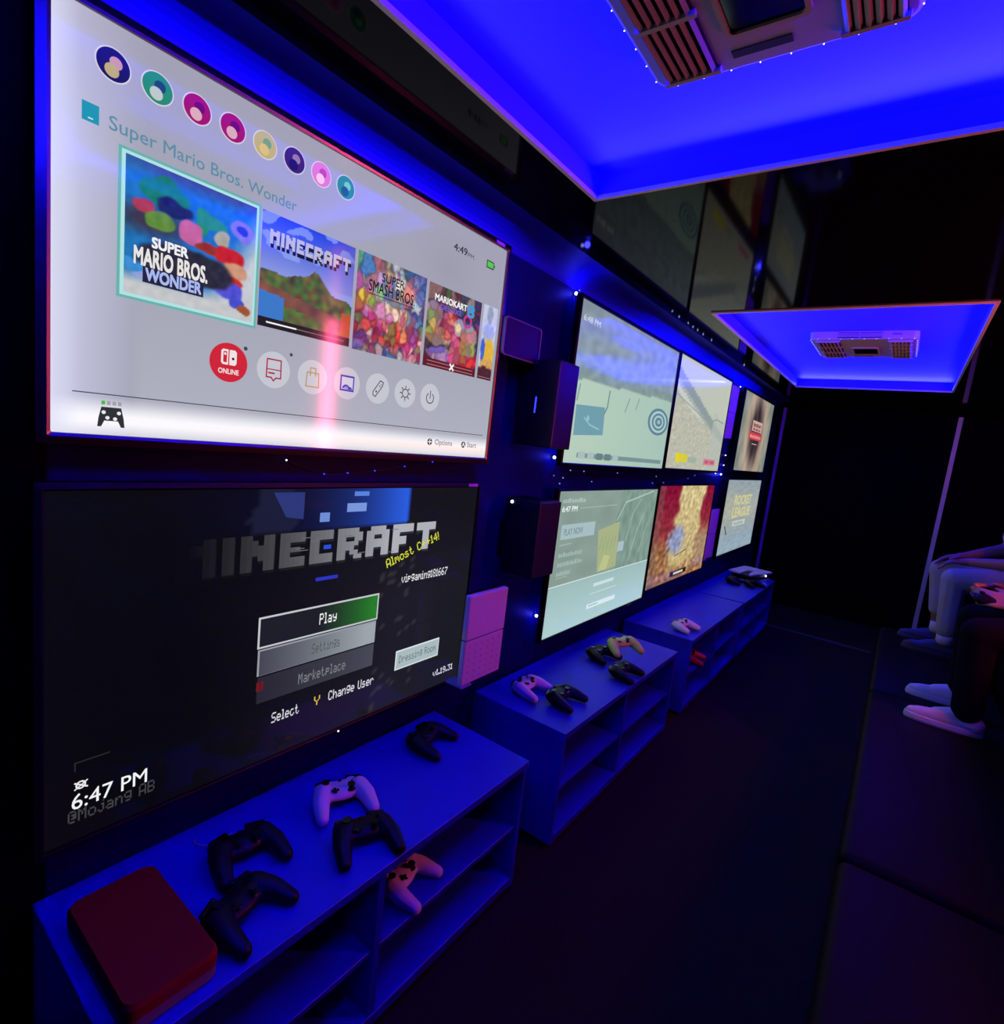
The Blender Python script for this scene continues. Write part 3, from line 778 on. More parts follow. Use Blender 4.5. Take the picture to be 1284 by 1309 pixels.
def pic_football(px, o):
    W, H = px.W, px.H
    def bg(a, b):
        c = (136, 156, 148) if b < .65 else mix((158, 188, 188), (176, 210, 212), (b - .65) * 2.5)
        if b < .65: c = [v + 8 * nz(a * 8, b * 8, 2) for v in c]
        if b < .65 and a > .55: c = [v + 20 * nz(a * 26, b * 10, 4) for v in mix(c, (120, 150, 138), .6)]
        return c
    sc = px.grid(0, 0, 1, 1, 56, 50, bg, 0).build('screen', o)
    N = lambda: Pix(W, H)
    N().text('6:47 PM', .036, .137, .036, (228, 238, 236), 1, .02, width=.118).build('clock', sc)
    N().marks(.034, .078, .032, .185, (168, 190, 184), 1, 8, 4).line([(.18, .120), (.52, .115)], .004, (160, 180, 176), 1).build('caption', sc)
    N().rect(.048, .226, .331, .327, (166, 190, 194), 1).text('PLAY NOW', .070, .300, .046, (124, 146, 152), 2, .02, width=.155).build('menu_button', sc)
    p = N()
    for k, wd in enumerate((.19, .20, .11)): p.marks(.052, .450 + .065 * k, .034, wd, (162, 182, 178), 1, 9, 10 + k)
    p.line([(.05, .365), (.14, .361)], .005, (160, 180, 176), 1).line([(.05, .595), (.14, .592)], .004, (160, 180, 176), 1); p.build('menu_list', sc)
    p = N().poly([(.41, .63), (.60, .62), (.58, .25), (.37, .30)], (166, 178, 132), 1)
    for k in range(5): p.line([(.40 + .035 * k, .46), (.42 + .035 * k, .36)], .008, (148, 166, 130), 2)
    p.poly([(.42, .62), (.50, .625), (.52, .52), (.46, .50)], (188, 194, 140), 3).rect(.595, .42, .66, .50, (170, 190, 200), 2); p.build('picture_panel', sc)
    N().line([(.55, .24), (.62, .10), (.95, .015)], .008, (172, 194, 182), 1).line([(.68, .42), (.72, .20), (.80, .08)], .006, (160, 184, 172), 1).line([(.74, .60), (.80, .34), (.86, .20)], .008, (160, 184, 172), 1).line([(.86, .55), (.92, .30)], .008, (158, 182, 170), 1).build('stadium_lines', sc)
    N().line([(.0, .648), (1., .648)], .005, (206, 224, 220), 1).build('divider_line', sc)
    N().rect(.355, .868, .645, .905, (214, 232, 234), 1).rect(.37, .880, .46, .888, (150, 176, 180), 2).build('menu_button', sc)
    N().rect(.395, .712, .602, .738, (204, 222, 224), 1).rect(.37, .785, .64, .796, (190, 210, 214), 1).build('menu_list', sc)
    obj('brand_mark', box(.002, .0072, W * .30, W * .36, -H * .5 - .0105, -H * .5 - .0055), mat('grey_mark', (.45, .45, .5), .4), o)
    return sc

def pic_autumn(px, o):
    W, H = px.W, px.H
    def bg(a, b):
        n1, n2 = nz(a * 7, b * 7, 1), nz(a * 22, b * 22, 2)
        l = .40 - .10 * b + .07 * n1; r = .80 - .10 * b + .06 * n1
        c = mix((206, 190, 138), (196, 170, 120), b)
        left = (l - a) / .06; right = (a - r) / .06
        red = mix((128, 14, 50), (150, 60, 60), b * 1.6)
        low = (150 + 40 * n2, 104 + 36 * n2, 70 + 26 * n2)
        c = mix(c, mix(red, low, (b - .46) * 5), left)
        c = mix(c, mix(red, (166, 138, 106), (b - .40) * 5), right)
        c = mix(c, low, (b - .80 + .10 * n1) * 6)
        if a < .10: c = mix(c, (120, 104, 92), .4)
        c = mix(c, (142, 150, 186), (1 - math.hypot((a - .40 + .04 * n1) / .17, (b - .57) / .19)) * 2.2 + .5 * n2)
        g = 1 + .28 * n2
        return [v * g for v in c]
    sc = px.grid(0, 0, 1, 1, 90, 70, bg, 0).build('screen', o)
    p = Pix(W, H).line([(.49, .54), (.47, .86)], .010, (206, 190, 130), 2).line([(.36, .82), (.50, .80), (.66, .78)], .016, (190, 172, 110), 2).line([(.40, .74), (.60, .70), (.64, .62)], .006, (90, 80, 50), 2); p.build('title_lettering', sc)
    p = Pix(W, H).rect(.37, .910, .66, .965, (38, 28, 22), 1).rect(.43, .926, .60, .950, (214, 206, 180), 2); p.build('menu_button', sc)
    return sc

def pic_rocket(px, o):
    W, H = px.W, px.H
    def bg(a, b):
        c = mix((138, 156, 170), (168, 172, 166), 1 - abs(b - .4) * 2)
        c = mix(c, (150, 172, 186), max(0, (b - .62) * 3))
        c = mix(c, (176, 180, 150), max(0, 1 - math.hypot((a - .12) / .3, (b - .4) / .4)) * .5)
        return [v + 14 * nz(a * 9, b * 30, 2) for v in c]
    sc = px.grid(0, 0, 1, 1, 40, 40, bg, 0).build('screen', o)
    Pix(W, H).text('ROCKET', .26, .340, .130, (206, 202, 140), 1, .03, width=.50).text('LEAGUE', .25, .515, .130, (206, 202, 140), 1, .03, width=.52).build('game_title', sc)
    Pix(W, H).rect(.30, .57, .66, .645, (196, 202, 196), 1).marks(.34, .63, .045, .26, (150, 160, 158), 2, 5, 6).line([(.14, .545), (.66, .55)], .004, (140, 146, 130), 1).build('menu_button', sc)
    Pix(W, H).line([(.10, .62), (.17, .74)], .014, (40, 46, 50), 1).build('cursor_mark', sc)
    return sc

tv(.252, 1.266, -.067, .511, 'large television showing a light grey console home menu with game tiles', pic_menu, .017, True)
tv(.245, 1.250, -.740, -.154, 'large television with a dark blocky game menu and a green Play button', pic_blocks, .013)
tv(1.714, 2.709, -.066, .504, 'television showing an ice hockey game, right of the console home menu', pic_hockey, .014)
tv(2.747, 3.717, -.061, .509, 'television showing pale stadium stands with a yellow and red score bar', pic_stands, .014)
tv(4.10, 5.09, -.045, .515, 'farthest upper television with a dark burst and red title card', pic_burst, .014)
tv(1.727, 2.702, -.740, -.172, 'television showing a pale green football menu with a white button', pic_football, .012)
tv(2.728, 3.715, -.710, -.156, 'television showing red autumn trees around a cream sky', pic_autumn, .012)
tv(4.035, 5.11, -.668, -.117, 'farthest lower television, pale blue picture with two lines of yellow lettering', pic_rocket, .014)
# ------------------------------------------------------------------ low media shelves
ZT, ZB = -.85, -1.222
XB, XF = -1.035, -.680
def shelf(y0, y1, label, dz=0.0):
    o = thing('media_shelf', label, 'shelf', V((XB + XF) / 2, (y0 + y1) / 2, FL), group='low blue media shelves under the screens')
    L = o.location
    def b(n, x0, x1, a, c, z0, z1, bev=.0015):
        p, q = V(x0, a, z0 + dz) - L, V(x1, c, z1 + dz) - L
        return obj(n, box(p.x, q.x, p.y, q.y, p.z, q.z, bev, 1), M_shelf, o)
    t = .019
    ym = y0 + (y1 - y0) * .475
    b('top_board', XB, XF, y0, y1, ZT - t, ZT)
    b('side_panel', XB, XF - .004, y0 + .002, y0 + t, ZB, ZT - t); b('side_panel', XB, XF - .004, y1 - t, y1 - .002, ZB, ZT - t)
    b('bottom_board', XB, XF - .004, y0 + t, y1 - t, ZB + .004, ZB + .03)
    b('divider', XB + .012, XF - .006, ym - t / 2, ym + t / 2, ZB + .03, ZT - t)
    b('back_panel', XB, XB + .01, y0 + t, y1 - t, ZB + .03, ZT - t)
    b('shelf_board', XB + .01, XF - .012, y0 + t, ym - t / 2, -1.053, -1.040); b('shelf_board', XB + .01, XF - .012, ym + t / 2, y1 - t, -1.053, -1.040)
    for xx in (XB + .02, XF - .05):
        for yy in (y0 + .03, y1 - .06):
            p, q = V(xx, yy, FL) - L, V(xx + .03, yy + .03, ZB + .004 + dz) - L
            obj('foot', box(p.x, q.x, p.y, q.y, p.z, q.z, .001, 1), M_bpl, o)
    return o
shelf(.238, 1.200, 'nearest low blue shelf, with the red box and five controllers on top')
shelf(1.392, 2.390, 'second low blue shelf, with the yellow controller on top')
shelf(2.600, 3.600, 'third low blue shelf, with a single white controller on top')
shelf(3.640, 4.620, 'farthest low blue shelf, with the white console lying on top', -.004)

# ------------------------------------------------------------------ game controllers
def ctrl_meshes():
    P = []
    P.append(('ell', (0, .020, .030), (.066, .034, .0175)))
    P.append(('box', (0, .030, .030), (.085, .040, .026)))
    for s in (-1, 1):
        P.append(('cap', (s * .048, .022, .030), .027, (s * .060, -.012, .027), .023))
        P.append(('cap', (s * .060, -.012, .027), .023, (s * .066, -.058, .018), .0165))
        P.append(('cap', (s * .030, .050, .034), .011, (s * .058, .042, .031), .012))
    body = blob(P, .0032, 5, 'pad_body')
    tr = Matrix.Translation
    st = cyl(.0062, .012, 14, m=tr((0, 0, .006))); cyl(.0098, .004, 18, bm=st, m=tr((0, 0, .013))); cyl(.0125, .002, 18, .011, bm=st)
    m1 = bpy.data.meshes.new('pad_stick'); st.to_mesh(m1); st.free()
    dp = box(-.0105, .0105, -.0036, .0036, 0, .004, .001, 1); box(-.0036, .0036, -.0105, .0105, 0, .004, .001, 1, dp)
    m2 = bpy.data.meshes.new('pad_cross'); dp.to_mesh(m2); dp.free()
    bt = cyl(.0052, .004, 14, .0045, m=tr((0, 0, .002))); m3 = bpy.data.meshes.new('pad_button'); bt.to_mesh(m3); bt.free()
    bp = box(-.022, .022, -.005, .006, -.005, .005, .003, 2); m4 = bpy.data.meshes.new('pad_bumper'); bp.to_mesh(m4); bp.free()
    return body, m1, m2, m3, m4
PAD = ctrl_meshes()
def _withmat(me, m):
    k = me.name + m.name
    if k not in _wm:
        c = me.copy(); c.materials.clear(); c.materials.append(m); _wm[k] = c
    return _wm[k]
_wm = {}
def pad(x, y, z, rz, label, m=M_bpl, trim=M_bpl2, tilt=(0, 0), group='game controllers', metre_loc=None):
    o = thing('game_controller', label, 'game controller', V(x, y, z) if metre_loc is None else metre_loc, math.radians(rz), group)
    o.rotation_euler = (math.radians(tilt[0]), math.radians(tilt[1]), math.radians(rz))
    inst('pad_body', _withmat(PAD[0], m), o)
    inst('thumbstick', _withmat(PAD[1], trim), o, (-.041, .030, .044)); inst('thumbstick', _withmat(PAD[1], trim), o, (.021, .004, .043))
    inst('direction_pad', _withmat(PAD[2], trim), o, (-.021, .004, .0445))
    for a, b in ((0, .011), (0, -.011), (.011, 0), (-.011, 0)): inst('button', _withmat(PAD[3], trim), o, (.043 + a, .028 + b, .0445))
    inst('home_button', _withmat(PAD[3], trim), o, (0, .043, .0425))
    for s in (-1, 1): inst('bumper', _withmat(PAD[4], trim), o, (s * .041, .0555, .037), (0, 0, -s * .25))
    return o
pad(-.880, .742, ZT, 67, 'white controller on the nearest shelf, behind the black one', M_wpl)
pad(-.752, .700, ZT, 68, 'black controller in front of the white one on the nearest shelf')
pad(-.912, 1.050, ZT, 107, 'black controller alone at the far end of the nearest shelf')
pad(-.880, .520, ZT, 84, 'black controller right of the red box, the one nearer the wall')
pad(-.762, .455, ZT, 108, 'black controller right of the red box, the one nearer the aisle')
pad(-.752, .842, -1.040, 108, 'white controller on the middle board inside the nearest shelf', M_wpl, tilt=(0, 0))
pad(-.905, 1.530, ZT, 95, 'white controller at the near end of the second shelf', M_wpl)
pad(-.785, 1.560, ZT, 92, 'black controller beside the white one on the second shelf')
pad(-.815, 2.085, -.808, 55, 'yellow controller lying on top of a black one', M_ypl, tilt=(8, -6))
pad(-.735, 1.930, ZT, 92, 'black controller in front of the yellow one at the shelf edge')
pad(-.875, 2.020, ZT, 80, 'black controller underneath the yellow one')
pad(-.768, 2.725, ZT, 80, 'white controller alone on the third shelf', M_wpl)
pad(-.880, 4.150, ZT - .004, 95, 'black controller in front of the lying white console')
pad(-.755, 4.190, ZT - .004, 60, 'black controller at the edge of the farthest shelf')
# red ball-shaped pad half hidden inside the third shelf
pad(-.735, 2.86, -1.040, 100, 'small red controller inside the third shelf', mat('red_plastic', (.35, .015, .02), .4))

# charging plug on the nearest shelf
pl = thing('charging_plug', 'small white charging plug lying behind the black controllers', 'plug', V(-.955, .515, ZT))
obj('plug_body', box(-.010, .010, -.012, .012, 0, .012, .003), M_wpl, pl)
obj('plug_tip', box(-.005, .005, .012, .022, .003, .009, .001), M_alu, pl)
obj('cable', tube([(-.0, -.012, .006), (-.008, -.035, .004), (-.028, -.05, .004), (-.05, -.045, .004)], .0022, 6), M_wpl, pl, smooth=True)

# ------------------------------------------------------------------ red box on the nearest shelf
rb = thing('storage_case', 'dark red rounded box with a pale lower side on the nearest shelf', 'box', V(-.822, .320, ZT))
w_, l_ = .242 * S, .126 * S
def _l(wd, ln, z, r=.022): return [Vector((x, y, z)) for x, y in rrect(0, 0, wd, ln, r, 6)]
obj('case_base', loft([_l(w_ - .008, l_ - .008, 0), _l(w_, l_, .004), _l(w_, l_, .026)]), mat('pale_plastic', (.22, .16, .09), .6, spec=.2), rb)
obj('case_lid', loft([_l(w_ + .002, l_ + .002, .026), _l(w_ + .002, l_ + .002, .046), _l(w_ - .006, l_ - .006, .054)]), mat('dark_red', (.26, .002, .002), .55, spec=.2), rb)

# ------------------------------------------------------------------ consoles on the wall
def towers(name, x0, x1, y0, y1, z0, z1, label, m, kind):
    o = thing(name, label, 'game console', V((x0 + x1) / 2, (y0 + y1) / 2, z0))
    L = o.location
    p, q = V(x0, y0, z0) - L, V(x1, y1, z1) - L
    if kind == 'white':
        zm = (p.z + q.z) * .5
        xf = q.x - .022
        obj('rear_body', box(p.x, xf, p.y + .050, q.y - .012, p.z + .012, q.z - .012, .004), M_bpl, o)
        obj('upper_half', box(xf, q.x, p.y, q.y, zm + .0015, q.z, .004), m, o)
        lo = obj('vented_half', box(xf, q.x - .001, p.y, q.y, p.z, zm - .0015, .004), mat('white_vented', (.70, .64, .66), .55), o)
        obj('seam', box(xf + .003, q.x - .004, p.y + .003, q.y - .003, zm - .003, zm + .003), M_vent, o)
        dm = cyl(.0035, .002, 8, m=Matrix.Rotation(math.radians(90), 4, 'Y')); dme = bpy.data.meshes.new('vent_hole'); dm.to_mesh(dme); dm.free(); dme.materials.append(mat('hole_grey', (.45, .40, .42), .7))
        for i in range(6):
            for j in range(6):
                inst('vent_hole', dme, lo, (q.x - .0012, p.y + (i + .8) / 6.6 * (q.y - p.y), p.z + (j + .8) / 6.8 * (zm - p.z)))
        obj('wall_bracket', box(XL * S - L.x, p.x, q.y - .055, q.y - .005, .02, .05, .002), M_bpl, o)
        obj('bracket_lip', box(p.x - .004, q.x + .004, p.y - .004, p.y + .05, -.008, -.001, .001), mat('clear_blue', (.25, .25, .6), .3), o)
    else:
        obj('body', box(p.x, q.x, p.y, q.y, p.z, q.z, .005), m, o)
        obj('top_vent', box(p.x + .012, q.x - .012, p.y + .012, q.y - .012, q.z, q.z + .003, .001), M_vent, o)
        for i in range(5):
            obj('vent_rib', box(p.x + .016, q.x - .016, p.y + .02 + i * .024, p.y + .027 + i * .024, q.z + .003, q.z + .005), M_bpl2, o)
        obj('wall_bracket', box(XL * S - L.x, p.x + .01, p.y + .02, q.y - .02, .05, .20, .003), M_bpl, o)
    return o
M_satin = mat('satin_black', (.03, .014, .010), .4, spec=.3)
ca = towers('console_tower', -1.045, -.900, 1.462, 1.581, -.018, .250, 'black console tower with a blue slit light, left of the ice hockey screen', M_satin, 'black')
obj('slit_light', box(-.006, .0, -.119 * S / 2 - .0015, -.119 * S / 2 + .001, .125, .185, .0005), M_bulbb, ca)
cb = towers('console_tower', -1.030, -.900, 1.446, 1.577, -.437, -.190, 'black console tower with a white power light, left of the football menu screen', mat('matte_black_box', (.006, .005, .006), .5), 'black')
obj('power_light', ball(.0065, 2, Matrix.Translation((-.052, -.131 * S / 2 - .001, .281))), M_bulb, cb, smooth=True)
towers('game_console', -.955, -.900, 1.147, 1.325, -.705, -.442, 'white console standing upright at the right edge of the dark game menu screen', M_wpl, 'white')
towers('game_console', -1.050, -1.000, 3.750, 3.925, .160, .500, 'white console upright between the two farthest upper screens', M_wpl, 'white')
towers('game_console', -1.050, -1.000, 3.748, 3.940, -.660, -.320, 'white console upright between the two farthest lower screens', M_wpl, 'white')
# handheld dock behind the right edge of the big screen
dk = thing('console_dock', 'dark rounded dock with a pale rim behind the right edge of the home menu screen', 'dock', V(-1.012, 1.372, .235))
def _r(wd, ht, x, r): return [Vector((x, a, b)) for a, b in rrect(0, ht / 2, wd, .105 * S, r, 5)]
hh = .105 * S
obj('dock_body', loft([_r(.18 * S, hh, -.035, .012), _r(.18 * S, hh, .026, .012), _r(.172 * S, hh, .030, .010)]), mat('maroon_black', (.03, .008, .007), .4, spec=.3), dk)
rim = loft([[Vector((x, a * k, (b - hh / 2) * k + hh / 2)) for (x, a, b) in _r(.186 * S, hh, xx, .014)] for xx, k in ((.020, 1.03), (.032, 1.03), (.032, .97), (.020, .97))], False, False)
obj('dock_rim', rim, mat('pale_rim', (.30, .30, .14), .35), dk)
obj('dock_bracket', box(-.054, -.035, -.03, .03, .02, .09), M_bpl, dk)

# white console lying on the farthest shelf
ps = thing('game_console', 'white console with black core lying flat on the farthest shelf', 'game console', V(-.835, 4.47, ZT - .004), math.radians(-8))
def wing(z, up):
    pts = [(-.13, -.19), (-.02, -.20), (-.028, .02), (.01, .05), (.05, -.19), (.075, -.19), (.13, .17), (.11, .20), (-.11, .20), (-.13, .17)]
    b = prism(pts, z, z + .014); return b
obj('core', box(-.105, .105, -.175, .185, .012, .060, .012), M_bpl, ps)
obj('top_plate', wing(.060, 1), M_wpl, ps); 
obj('bottom_plate', prism([(-.12, -.18), (.07, -.18), (.12, .18), (-.12, .18)], 0, .012), M_wpl, ps)
obj('power_light', ball(.009, 2, Matrix.Translation((.118, .05, .05))), M_bulb, ps, smooth=True)

# ------------------------------------------------------------------ fairy lights on the screen wall
def string(label, pts, big=(), r=.0045, dim=False, blue=()):
    o = thing('string_light', label, 'string lights', V(XL, pts[0][0], pts[0][1]), group='blue fairy light strings on the screen wall')
    L = o.location
    w3 = [V(XL + .004, y, z) - L for y, z in pts]
    path = []
    for a, b in zip(w3, w3[1:]):
        for k in range(6):
            t = k / 6; p = a.lerp(b, t); p.z -= .004 * math.sin(math.pi * t); path.append(p)
    path.append(w3[-1])
    obj('wire', tube(path, .0012, 5), M_wire, o, smooth=True)
    for i, (y, z) in enumerate(pts):
        rr = .0075 if i in big else r
        obj('bulb', ball(rr, 2, Matrix.Translation(V(XL + .012, y, z) - L)), M_bulbb if i in blue else (M_bulb if i in big or not dim else M_bulbd), o, smooth=True)
        if i in big:
            la = bpy.data.lights.new('bulb_light', 'POINT'); la.color = (.02, .02, 1); la.energy = BULB; la.shadow_soft_size = .012
            lo = bpy.data.objects.new('bulb_light', la); link(lo, o); lo.location = V(XL + .032, y, z) - L
    return o
BULB = .55
string('fairy lights hanging between the console towers and the ice hockey screen', [(1.765, .545), (1.745, .529), (1.765, .30), (1.755, .10), (1.738, -.053), (1.750, -.12), (1.745, -.30), (1.760, -.50), (1.753, -.663)], big=(1, 4, 8), r=.0028, dim=True)
string('fairy lights in the gap below the ice hockey screen', [(1.80, -.150), (1.82, -.128), (1.87, -.098), (1.98, -.100), (2.06, -.142), (2.30, -.102), (2.74, -.148), (2.78, -.112), (2.90, -.145), (3.3, -.12), (3.42, -.10)], r=.0034, dim=True)
string('fairy lights along the top of the stadium screen', [(2.66, .528), (2.76, .530), (2.90, .529), (2.98, .530), (3.06, .529), (3.16, .530), (3.32, .529)], r=.0045)
string('fairy lights between the stadium screen and the farthest upper screen', [(4.12, .535), (4.02, .42), (4.03, .30), (4.02, .18), (4.035, .05), (4.03, -.02), (4.00, -.085), (3.86, -.08)], big=(6,), r=.005)
string('fairy lights below the console home menu screen', [(.66, -.10), (.755, -.128), (.819, -.125), (.90, -.118), (.998, -.105), (1.10, -.09)], blue=(1, 2, 3, 4, 5), r=.0022)

# ------------------------------------------------------------------ two tiers of benches
def cushion(y0, y1, x0, x1, z0, z1, parent, L, name='seat_cushion'):
    p, q = V(x0, y0, z0) - L, V(x1, y1, z1) - L
    return obj(name, box(p.x, q.x, p.y + .004, q.y - .004, p.z, q.z, .03, 4), M_leather, parent, smooth=True)
ZS = -.83
lb = thing('bench', 'long low black leather bench along the aisle, in front of the seated people', 'bench', V(.24, 2.0, FL)); L = lb.location
p, q = V(.045, .20, FL) - L, V(.44, 3.86, ZS - .09) - L
obj('bench_base', box(p.x, q.x, p.y, q.y, p.z, q.z, .006), M_black, lb)
for a, b in ((.20, 1.40), (1.40, 2.63), (2.63, 3.86)): cushion(a, b, .020, .455, ZS - .10, ZS, lb, L)
ub = thing('bench', 'raised black bench at the right wall that the people sit on', 'bench', V(.68, 2.0, FL)); L = ub.location
p, q = V(.46, .20, FL) - L, V(.88, 3.98, -.56) - L
obj('bench_base', box(p.x, q.x, p.y, q.y, p.z, q.z, .006), M_black, ub)
for a, b in ((.20, 1.40), (1.40, 2.63), (2.63, 3.98)):
    cushion(a, b, .46, .885, -.56, -.48, ub, L); 
for a, b in ((.20, 1.40), (1.40, 1.95), (2.15, 3.10), (3.10, 3.98)): cushion(a, b, .82, .895, -.47, -.10, ub, L, 'back_cushion')

# ------------------------------------------------------------------ people
def hand(w0, f, side, n, curl=.5, sc=1.0, spread=.0):
    """capsules of a hand: wrist, finger direction, thumb side, palm normal"""
    f, side, n = f.normalized(), side.normalized(), n.normalized(); P = []
    pc = w0 + f * .048 * sc
    P.append(('cap', w0, .022 * sc, w0 + f * .03 * sc, .024 * sc))
    for k in range(4):
        o = (k - 1.5) * .0195 * sc
        base = w0 + f * .088 * sc - side * o; P.append(('cap', w0 + f * .02 * sc - side * o * .6, .015 * sc, base, .0105 * sc))
        ln = (.040, .045, .041, .032)[k] * sc
        d1 = (f + n * curl * .7 - side * (k - 1.5) * spread).normalized(); d2 = (f + n * curl * 2.0 - side * (k - 1.5) * spread).normalized()
        m = base + d1 * ln; P.append(('cap', base, .0098 * sc, m, .0088 * sc)); P.append(('cap', m, .0088 * sc, m + d2 * ln * .85, .0072 * sc))
    t0 = w0 + f * .03 * sc + side * .022 * sc; t1 = t0 + (f * .7 + side * .8 + n * .2).normalized() * .038 * sc
    P.append(('cap', t0, .014 * sc, t1, .011 * sc)); P.append(('cap', t1, .0105 * sc, t1 + (f + side * .25 + n * .4).normalized() * .032 * sc, .0085 * sc))
    return P

def shoe_mesh():
    P = [('cap', (.035, 0, .042), .036, (-.05, 0, .040), .036), ('cap', (-.05, 0, .038), .035, (-.15, 0, .030), .027), ('cap', (-.14, .006, .028), .027, (-.175, .004, .026), .022),
         ('cap', (.015, 0, .06), .036, (.01, 0, .095), .037), ('cap', (-.01, 0, .07), .033, (-.09, 0, .045), .030)]
    up = blob(P, .005, 5, 'shoe_upper')
    for v in up.vertices:
        if v.co.z < .012: v.co.z = .012
    out = []
    for k in range(40):
        a = 2 * math.pi * k / 40; ca, sa = math.cos(a), math.sin(a)
        out.append((-.066 + .134 * ca, (.040 + .006 * (-ca)) * (1 if sa >= 0 else -1) * abs(sa) ** .8))
    so = loft([[Vector((x, y, 0)) for x, y in out], [Vector((x * 1.01, y * 1.05, .008)) for x, y in out], [Vector((x, y, .024)) for x, y in out]])
    bmesh.ops.recalc_face_normals(so, faces=so.faces)
    sm = bpy.data.meshes.new('shoe_sole'); so.to_mesh(sm); so.free()
    lc = bmesh.new()
    for k in range(5):
        x = -.045 - k * .018; z = .088 - k * .0078
        tube([(x, -.028 + k * .001, z - .016), (x - .002, -.012, z - .001), (x - .002, .012, z - .001), (x, .028 - k * .001, z - .016)], .003, 6, lc)
    bmesh.ops.recalc_face_normals(lc, faces=lc.faces)
    lm = bpy.data.meshes.new('shoe_laces'); lc.to_mesh(lm); lc.free()
    return up, sm, lm
SHOE = shoe_mesh()

def person(label, J, cols, arms_forward, hem=(0.0, 0.0), lean=0):
    o = thing('person', label, 'person', V(J['pelvis'][0], J['pelvis'][1], ZS)); L = o.location
    G = {k: V(*v) - L for k, v in J.items()}
    up = Vector((0, 0, 1)); fw = Vector((-1, 0, 0)); lf = Vector((0, -1, 0))
    skin, shirt_m, trou_m, shoe_m, sole_m, sock_m, hair_m = cols
    # body: one continuous skin
    P = [('cap', G['pelvis'], .105, G['chest'] - up * .08, .105), ('cap', G['chest'] - up * .08, .105, G['chest'] + up * .06, .11), ('cap', G['chest'] + up * .1, .06, G['head'] - up * .07, .052),
         ('cap', G['shoulderL'] + up * .0, .05, G['shoulderR'], .05)]
    hd = G['head']
    P += [('ell', hd + up * .02, (.098, .078, .105)), ('ell', hd + fw * .035 - up * .05, (.062, .056, .062)), ('cap', hd + fw * .095 + up * .005, .010, hd + fw * .112 - up * .022, .014),
          ('ell', hd + fw * .088 - up * .060, (.012, .024, .007)), ('ell', hd + fw * .082 + up * .040, (.014, .05, .010))]
    for s in (-1, 1): P.append(('ell', hd + lf * s * .080 - up * .002, (.020, .010, .032)))
    for q in 'LR':
        P += [('cap', G['shoulder' + q], .050, G['elbow' + q], .040), ('cap', G['elbow' + q], .040, G['wrist' + q], .026)]
        P += hand(G['wrist' + q], G['fdir' + q + '_'] if False else arms_forward[q][0], arms_forward[q][1], arms_forward[q][2], arms_forward[q][3], .98, .1)
        P += [('cap', G['hip' + q], .075, G['knee' + q], .05), ('cap', G['knee' + q], .05, G['ankle' + q], .036), ('cap', G['ankle' + q], .036, G['ankle' + q] - up * .03 + fw * .05, .028)]
    bo = obj('body', blob(P, .006, 4, 'body'), skin, o, smooth=True)
    # eyes
    for s in (-1, 1):
        e = obj('eye', ball(.0105, 2, Matrix.Translation(hd + fw * .083 + lf * s * .032 + up * .018)), mat('eye_white', (.22, .22, .22), .3), bo, smooth=True)
    obj('hair', blob([('ell', hd + up * .045 - fw * .015, (.106, .088, .096)), ('ell', hd - fw * .045 + up * .0, (.070, .084, .090))], .008, 4, 'hair'), hair_m, o, smooth=True)
    # shirt
    P = [('cap', G['pelvis'] + up * .03, .135, G['chest'] - up * .08, .128), ('cap', G['chest'] - up * .08, .128, G['chest'] + up * .07, .118), ('cap', G['shoulderL'], .068, G['shoulderR'], .068), ('cap', G['chest'] + up * .1, .075, G['chest'] + up * .14, .070)]
    for q in 'LR': P.append(('cap', G['shoulder' + q], .070, G['shoulder' + q].lerp(G['elbow' + q], .75), .058))
    obj('shirt', blob(P, .009, 5, 'shirt'), shirt_m, o, smooth=True)
    # trousers
    P = [('cap', G['hipL'], .10, G['hipR'], .10), ('cap', G['pelvis'], .125, G['pelvis'] + up * .06, .125)]
    for q, h in zip('LR', hem):
        k = G['knee' + q]; a = k.lerp(G['ankle' + q], h)
        P += [('cap', G['hip' + q], .098, k, .068), ('cap', k, .066, k.lerp(a, .5), .060), ('cap', k.lerp(a, .5), .060, a, .056)]
    obj('trousers', blob(P, .008, 4, 'trousers'), trou_m, o, smooth=True)
    for q in 'LR':
        a = G['ankle' + q]
        f = thing_part('shoe', o, (a.x, a.y, -.0))
        inst('upper', _withmat(SHOE[0], shoe_m), f); inst('sole', _withmat(SHOE[1], sole_m), f); inst('laces', _withmat(SHOE[2], sole_m), f)
        obj('sock', tube([a - up * .0, a + up * .03, a + up * .07], .046, 16), sock_m, o, smooth=True)
    return o
def thing_part(name, parent, loc):
    e = bpy.data.objects.new(name, None); e.empty_display_size = .03; link(e, parent); e.location = loc
    return e

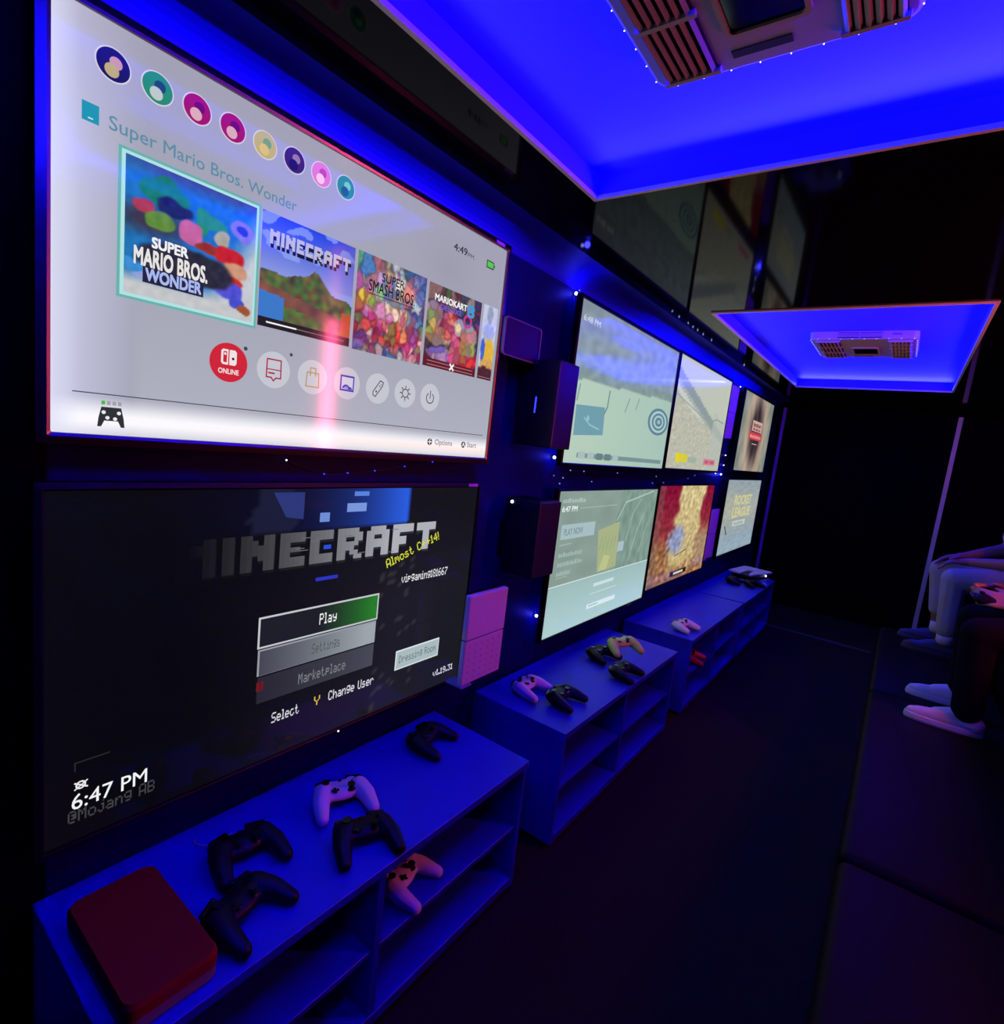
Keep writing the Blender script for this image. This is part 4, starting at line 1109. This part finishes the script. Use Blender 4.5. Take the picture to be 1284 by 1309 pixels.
sk1 = mat('brown_skin', (.24, .11, .05), .5); sk2 = mat('light_skin', (.30, .20, .15), .5)
jeans = mat('pale_denim', (.36, .37, .26), .85, bump=.3, bscale=900, vary=.12, vscale=40); blackcloth = mat('black_cloth', (.003, .003, .0025), .9, spec=.1)
wcloth = mat('white_cloth', (.55, .55, .56), .85); dark_shoe = mat('dark_shoe', (.05, .05, .06), .6); wshoe = mat('white_shoe', (.68, .64, .66), .55); hairm = mat('dark_hair', (.01, .007, .005), .6, bump=.6, bscale=250)
F, D = Vector((-1, 0, 0)), Vector((0, 0, -1))
person('person in pale jeans and light shirt, hands resting on their knee', dict(
    pelvis=(.62, 3.57, -.385), chest=(.515, 3.57, -.09), head=(.46, 3.57, .16), shoulderL=(.51, 3.43, -.02), shoulderR=(.51, 3.71, -.02),
    elbowL=(.50, 3.39, -.31), wristL=(.315, 3.56, -.350), elbowR=(.47, 3.76, -.27), wristR=(.305, 3.68, -.335),
    hipL=(.62, 3.50, -.405), hipR=(.62, 3.64, -.405), kneeL=(.265, 3.45, -.435), kneeR=(.225, 3.70, -.425), ankleL=(.285, 3.48, -.765), ankleR=(.265, 3.72, -.765)),
    (sk1, wcloth, jeans, dark_shoe, dark_shoe, wcloth, hairm),
    dict(L=(Vector((-1, .12, -.18)), Vector((0, 1, 0)), D, .8), R=(Vector((-1, -.15, -.22)), Vector((0, -1, 0)), D, .6)), hem=(.78, .62))
person('person in black trousers and white sneakers holding a controller', dict(
    pelvis=(.70, 2.57, -.385), chest=(.62, 2.57, -.10), head=(.57, 2.57, .15), shoulderL=(.62, 2.43, -.03), shoulderR=(.62, 2.71, -.03),
    elbowL=(.54, 2.38, -.29), wristL=(.372, 2.500, -.362), elbowR=(.54, 2.76, -.29), wristR=(.365, 2.640, -.350),
    hipL=(.66, 2.50, -.410), hipR=(.66, 2.64, -.410), kneeL=(.285, 2.44, -.475), kneeR=(.295, 2.72, -.475), ankleL=(.300, 2.45, -.765), ankleR=(.305, 2.73, -.765)),
    (sk2, blackcloth, blackcloth, wshoe, wshoe, wcloth, hairm),
    dict(L=(Vector((-1, .25, .02)), Vector((0, .6, .8)), Vector((0, 1, -.1)), .6), R=(Vector((-1, -.25, .02)), Vector((0, -.6, .8)), Vector((0, -1, -.1)), .6)), hem=(.95, .95))
hp = pad(0, 0, 0, 90, 'black controller held in the hands of the person in black trousers', metre_loc=V(.300, 2.570, -.385))
hp.rotation_euler = (math.radians(0), math.radians(-12), math.radians(90))
obj('pad_glint', ball(.005, 2, Matrix.Translation((-.03, .03, .047))), M_bulb, hp, smooth=True)  # glowing ball standing in for a glint on the held pad
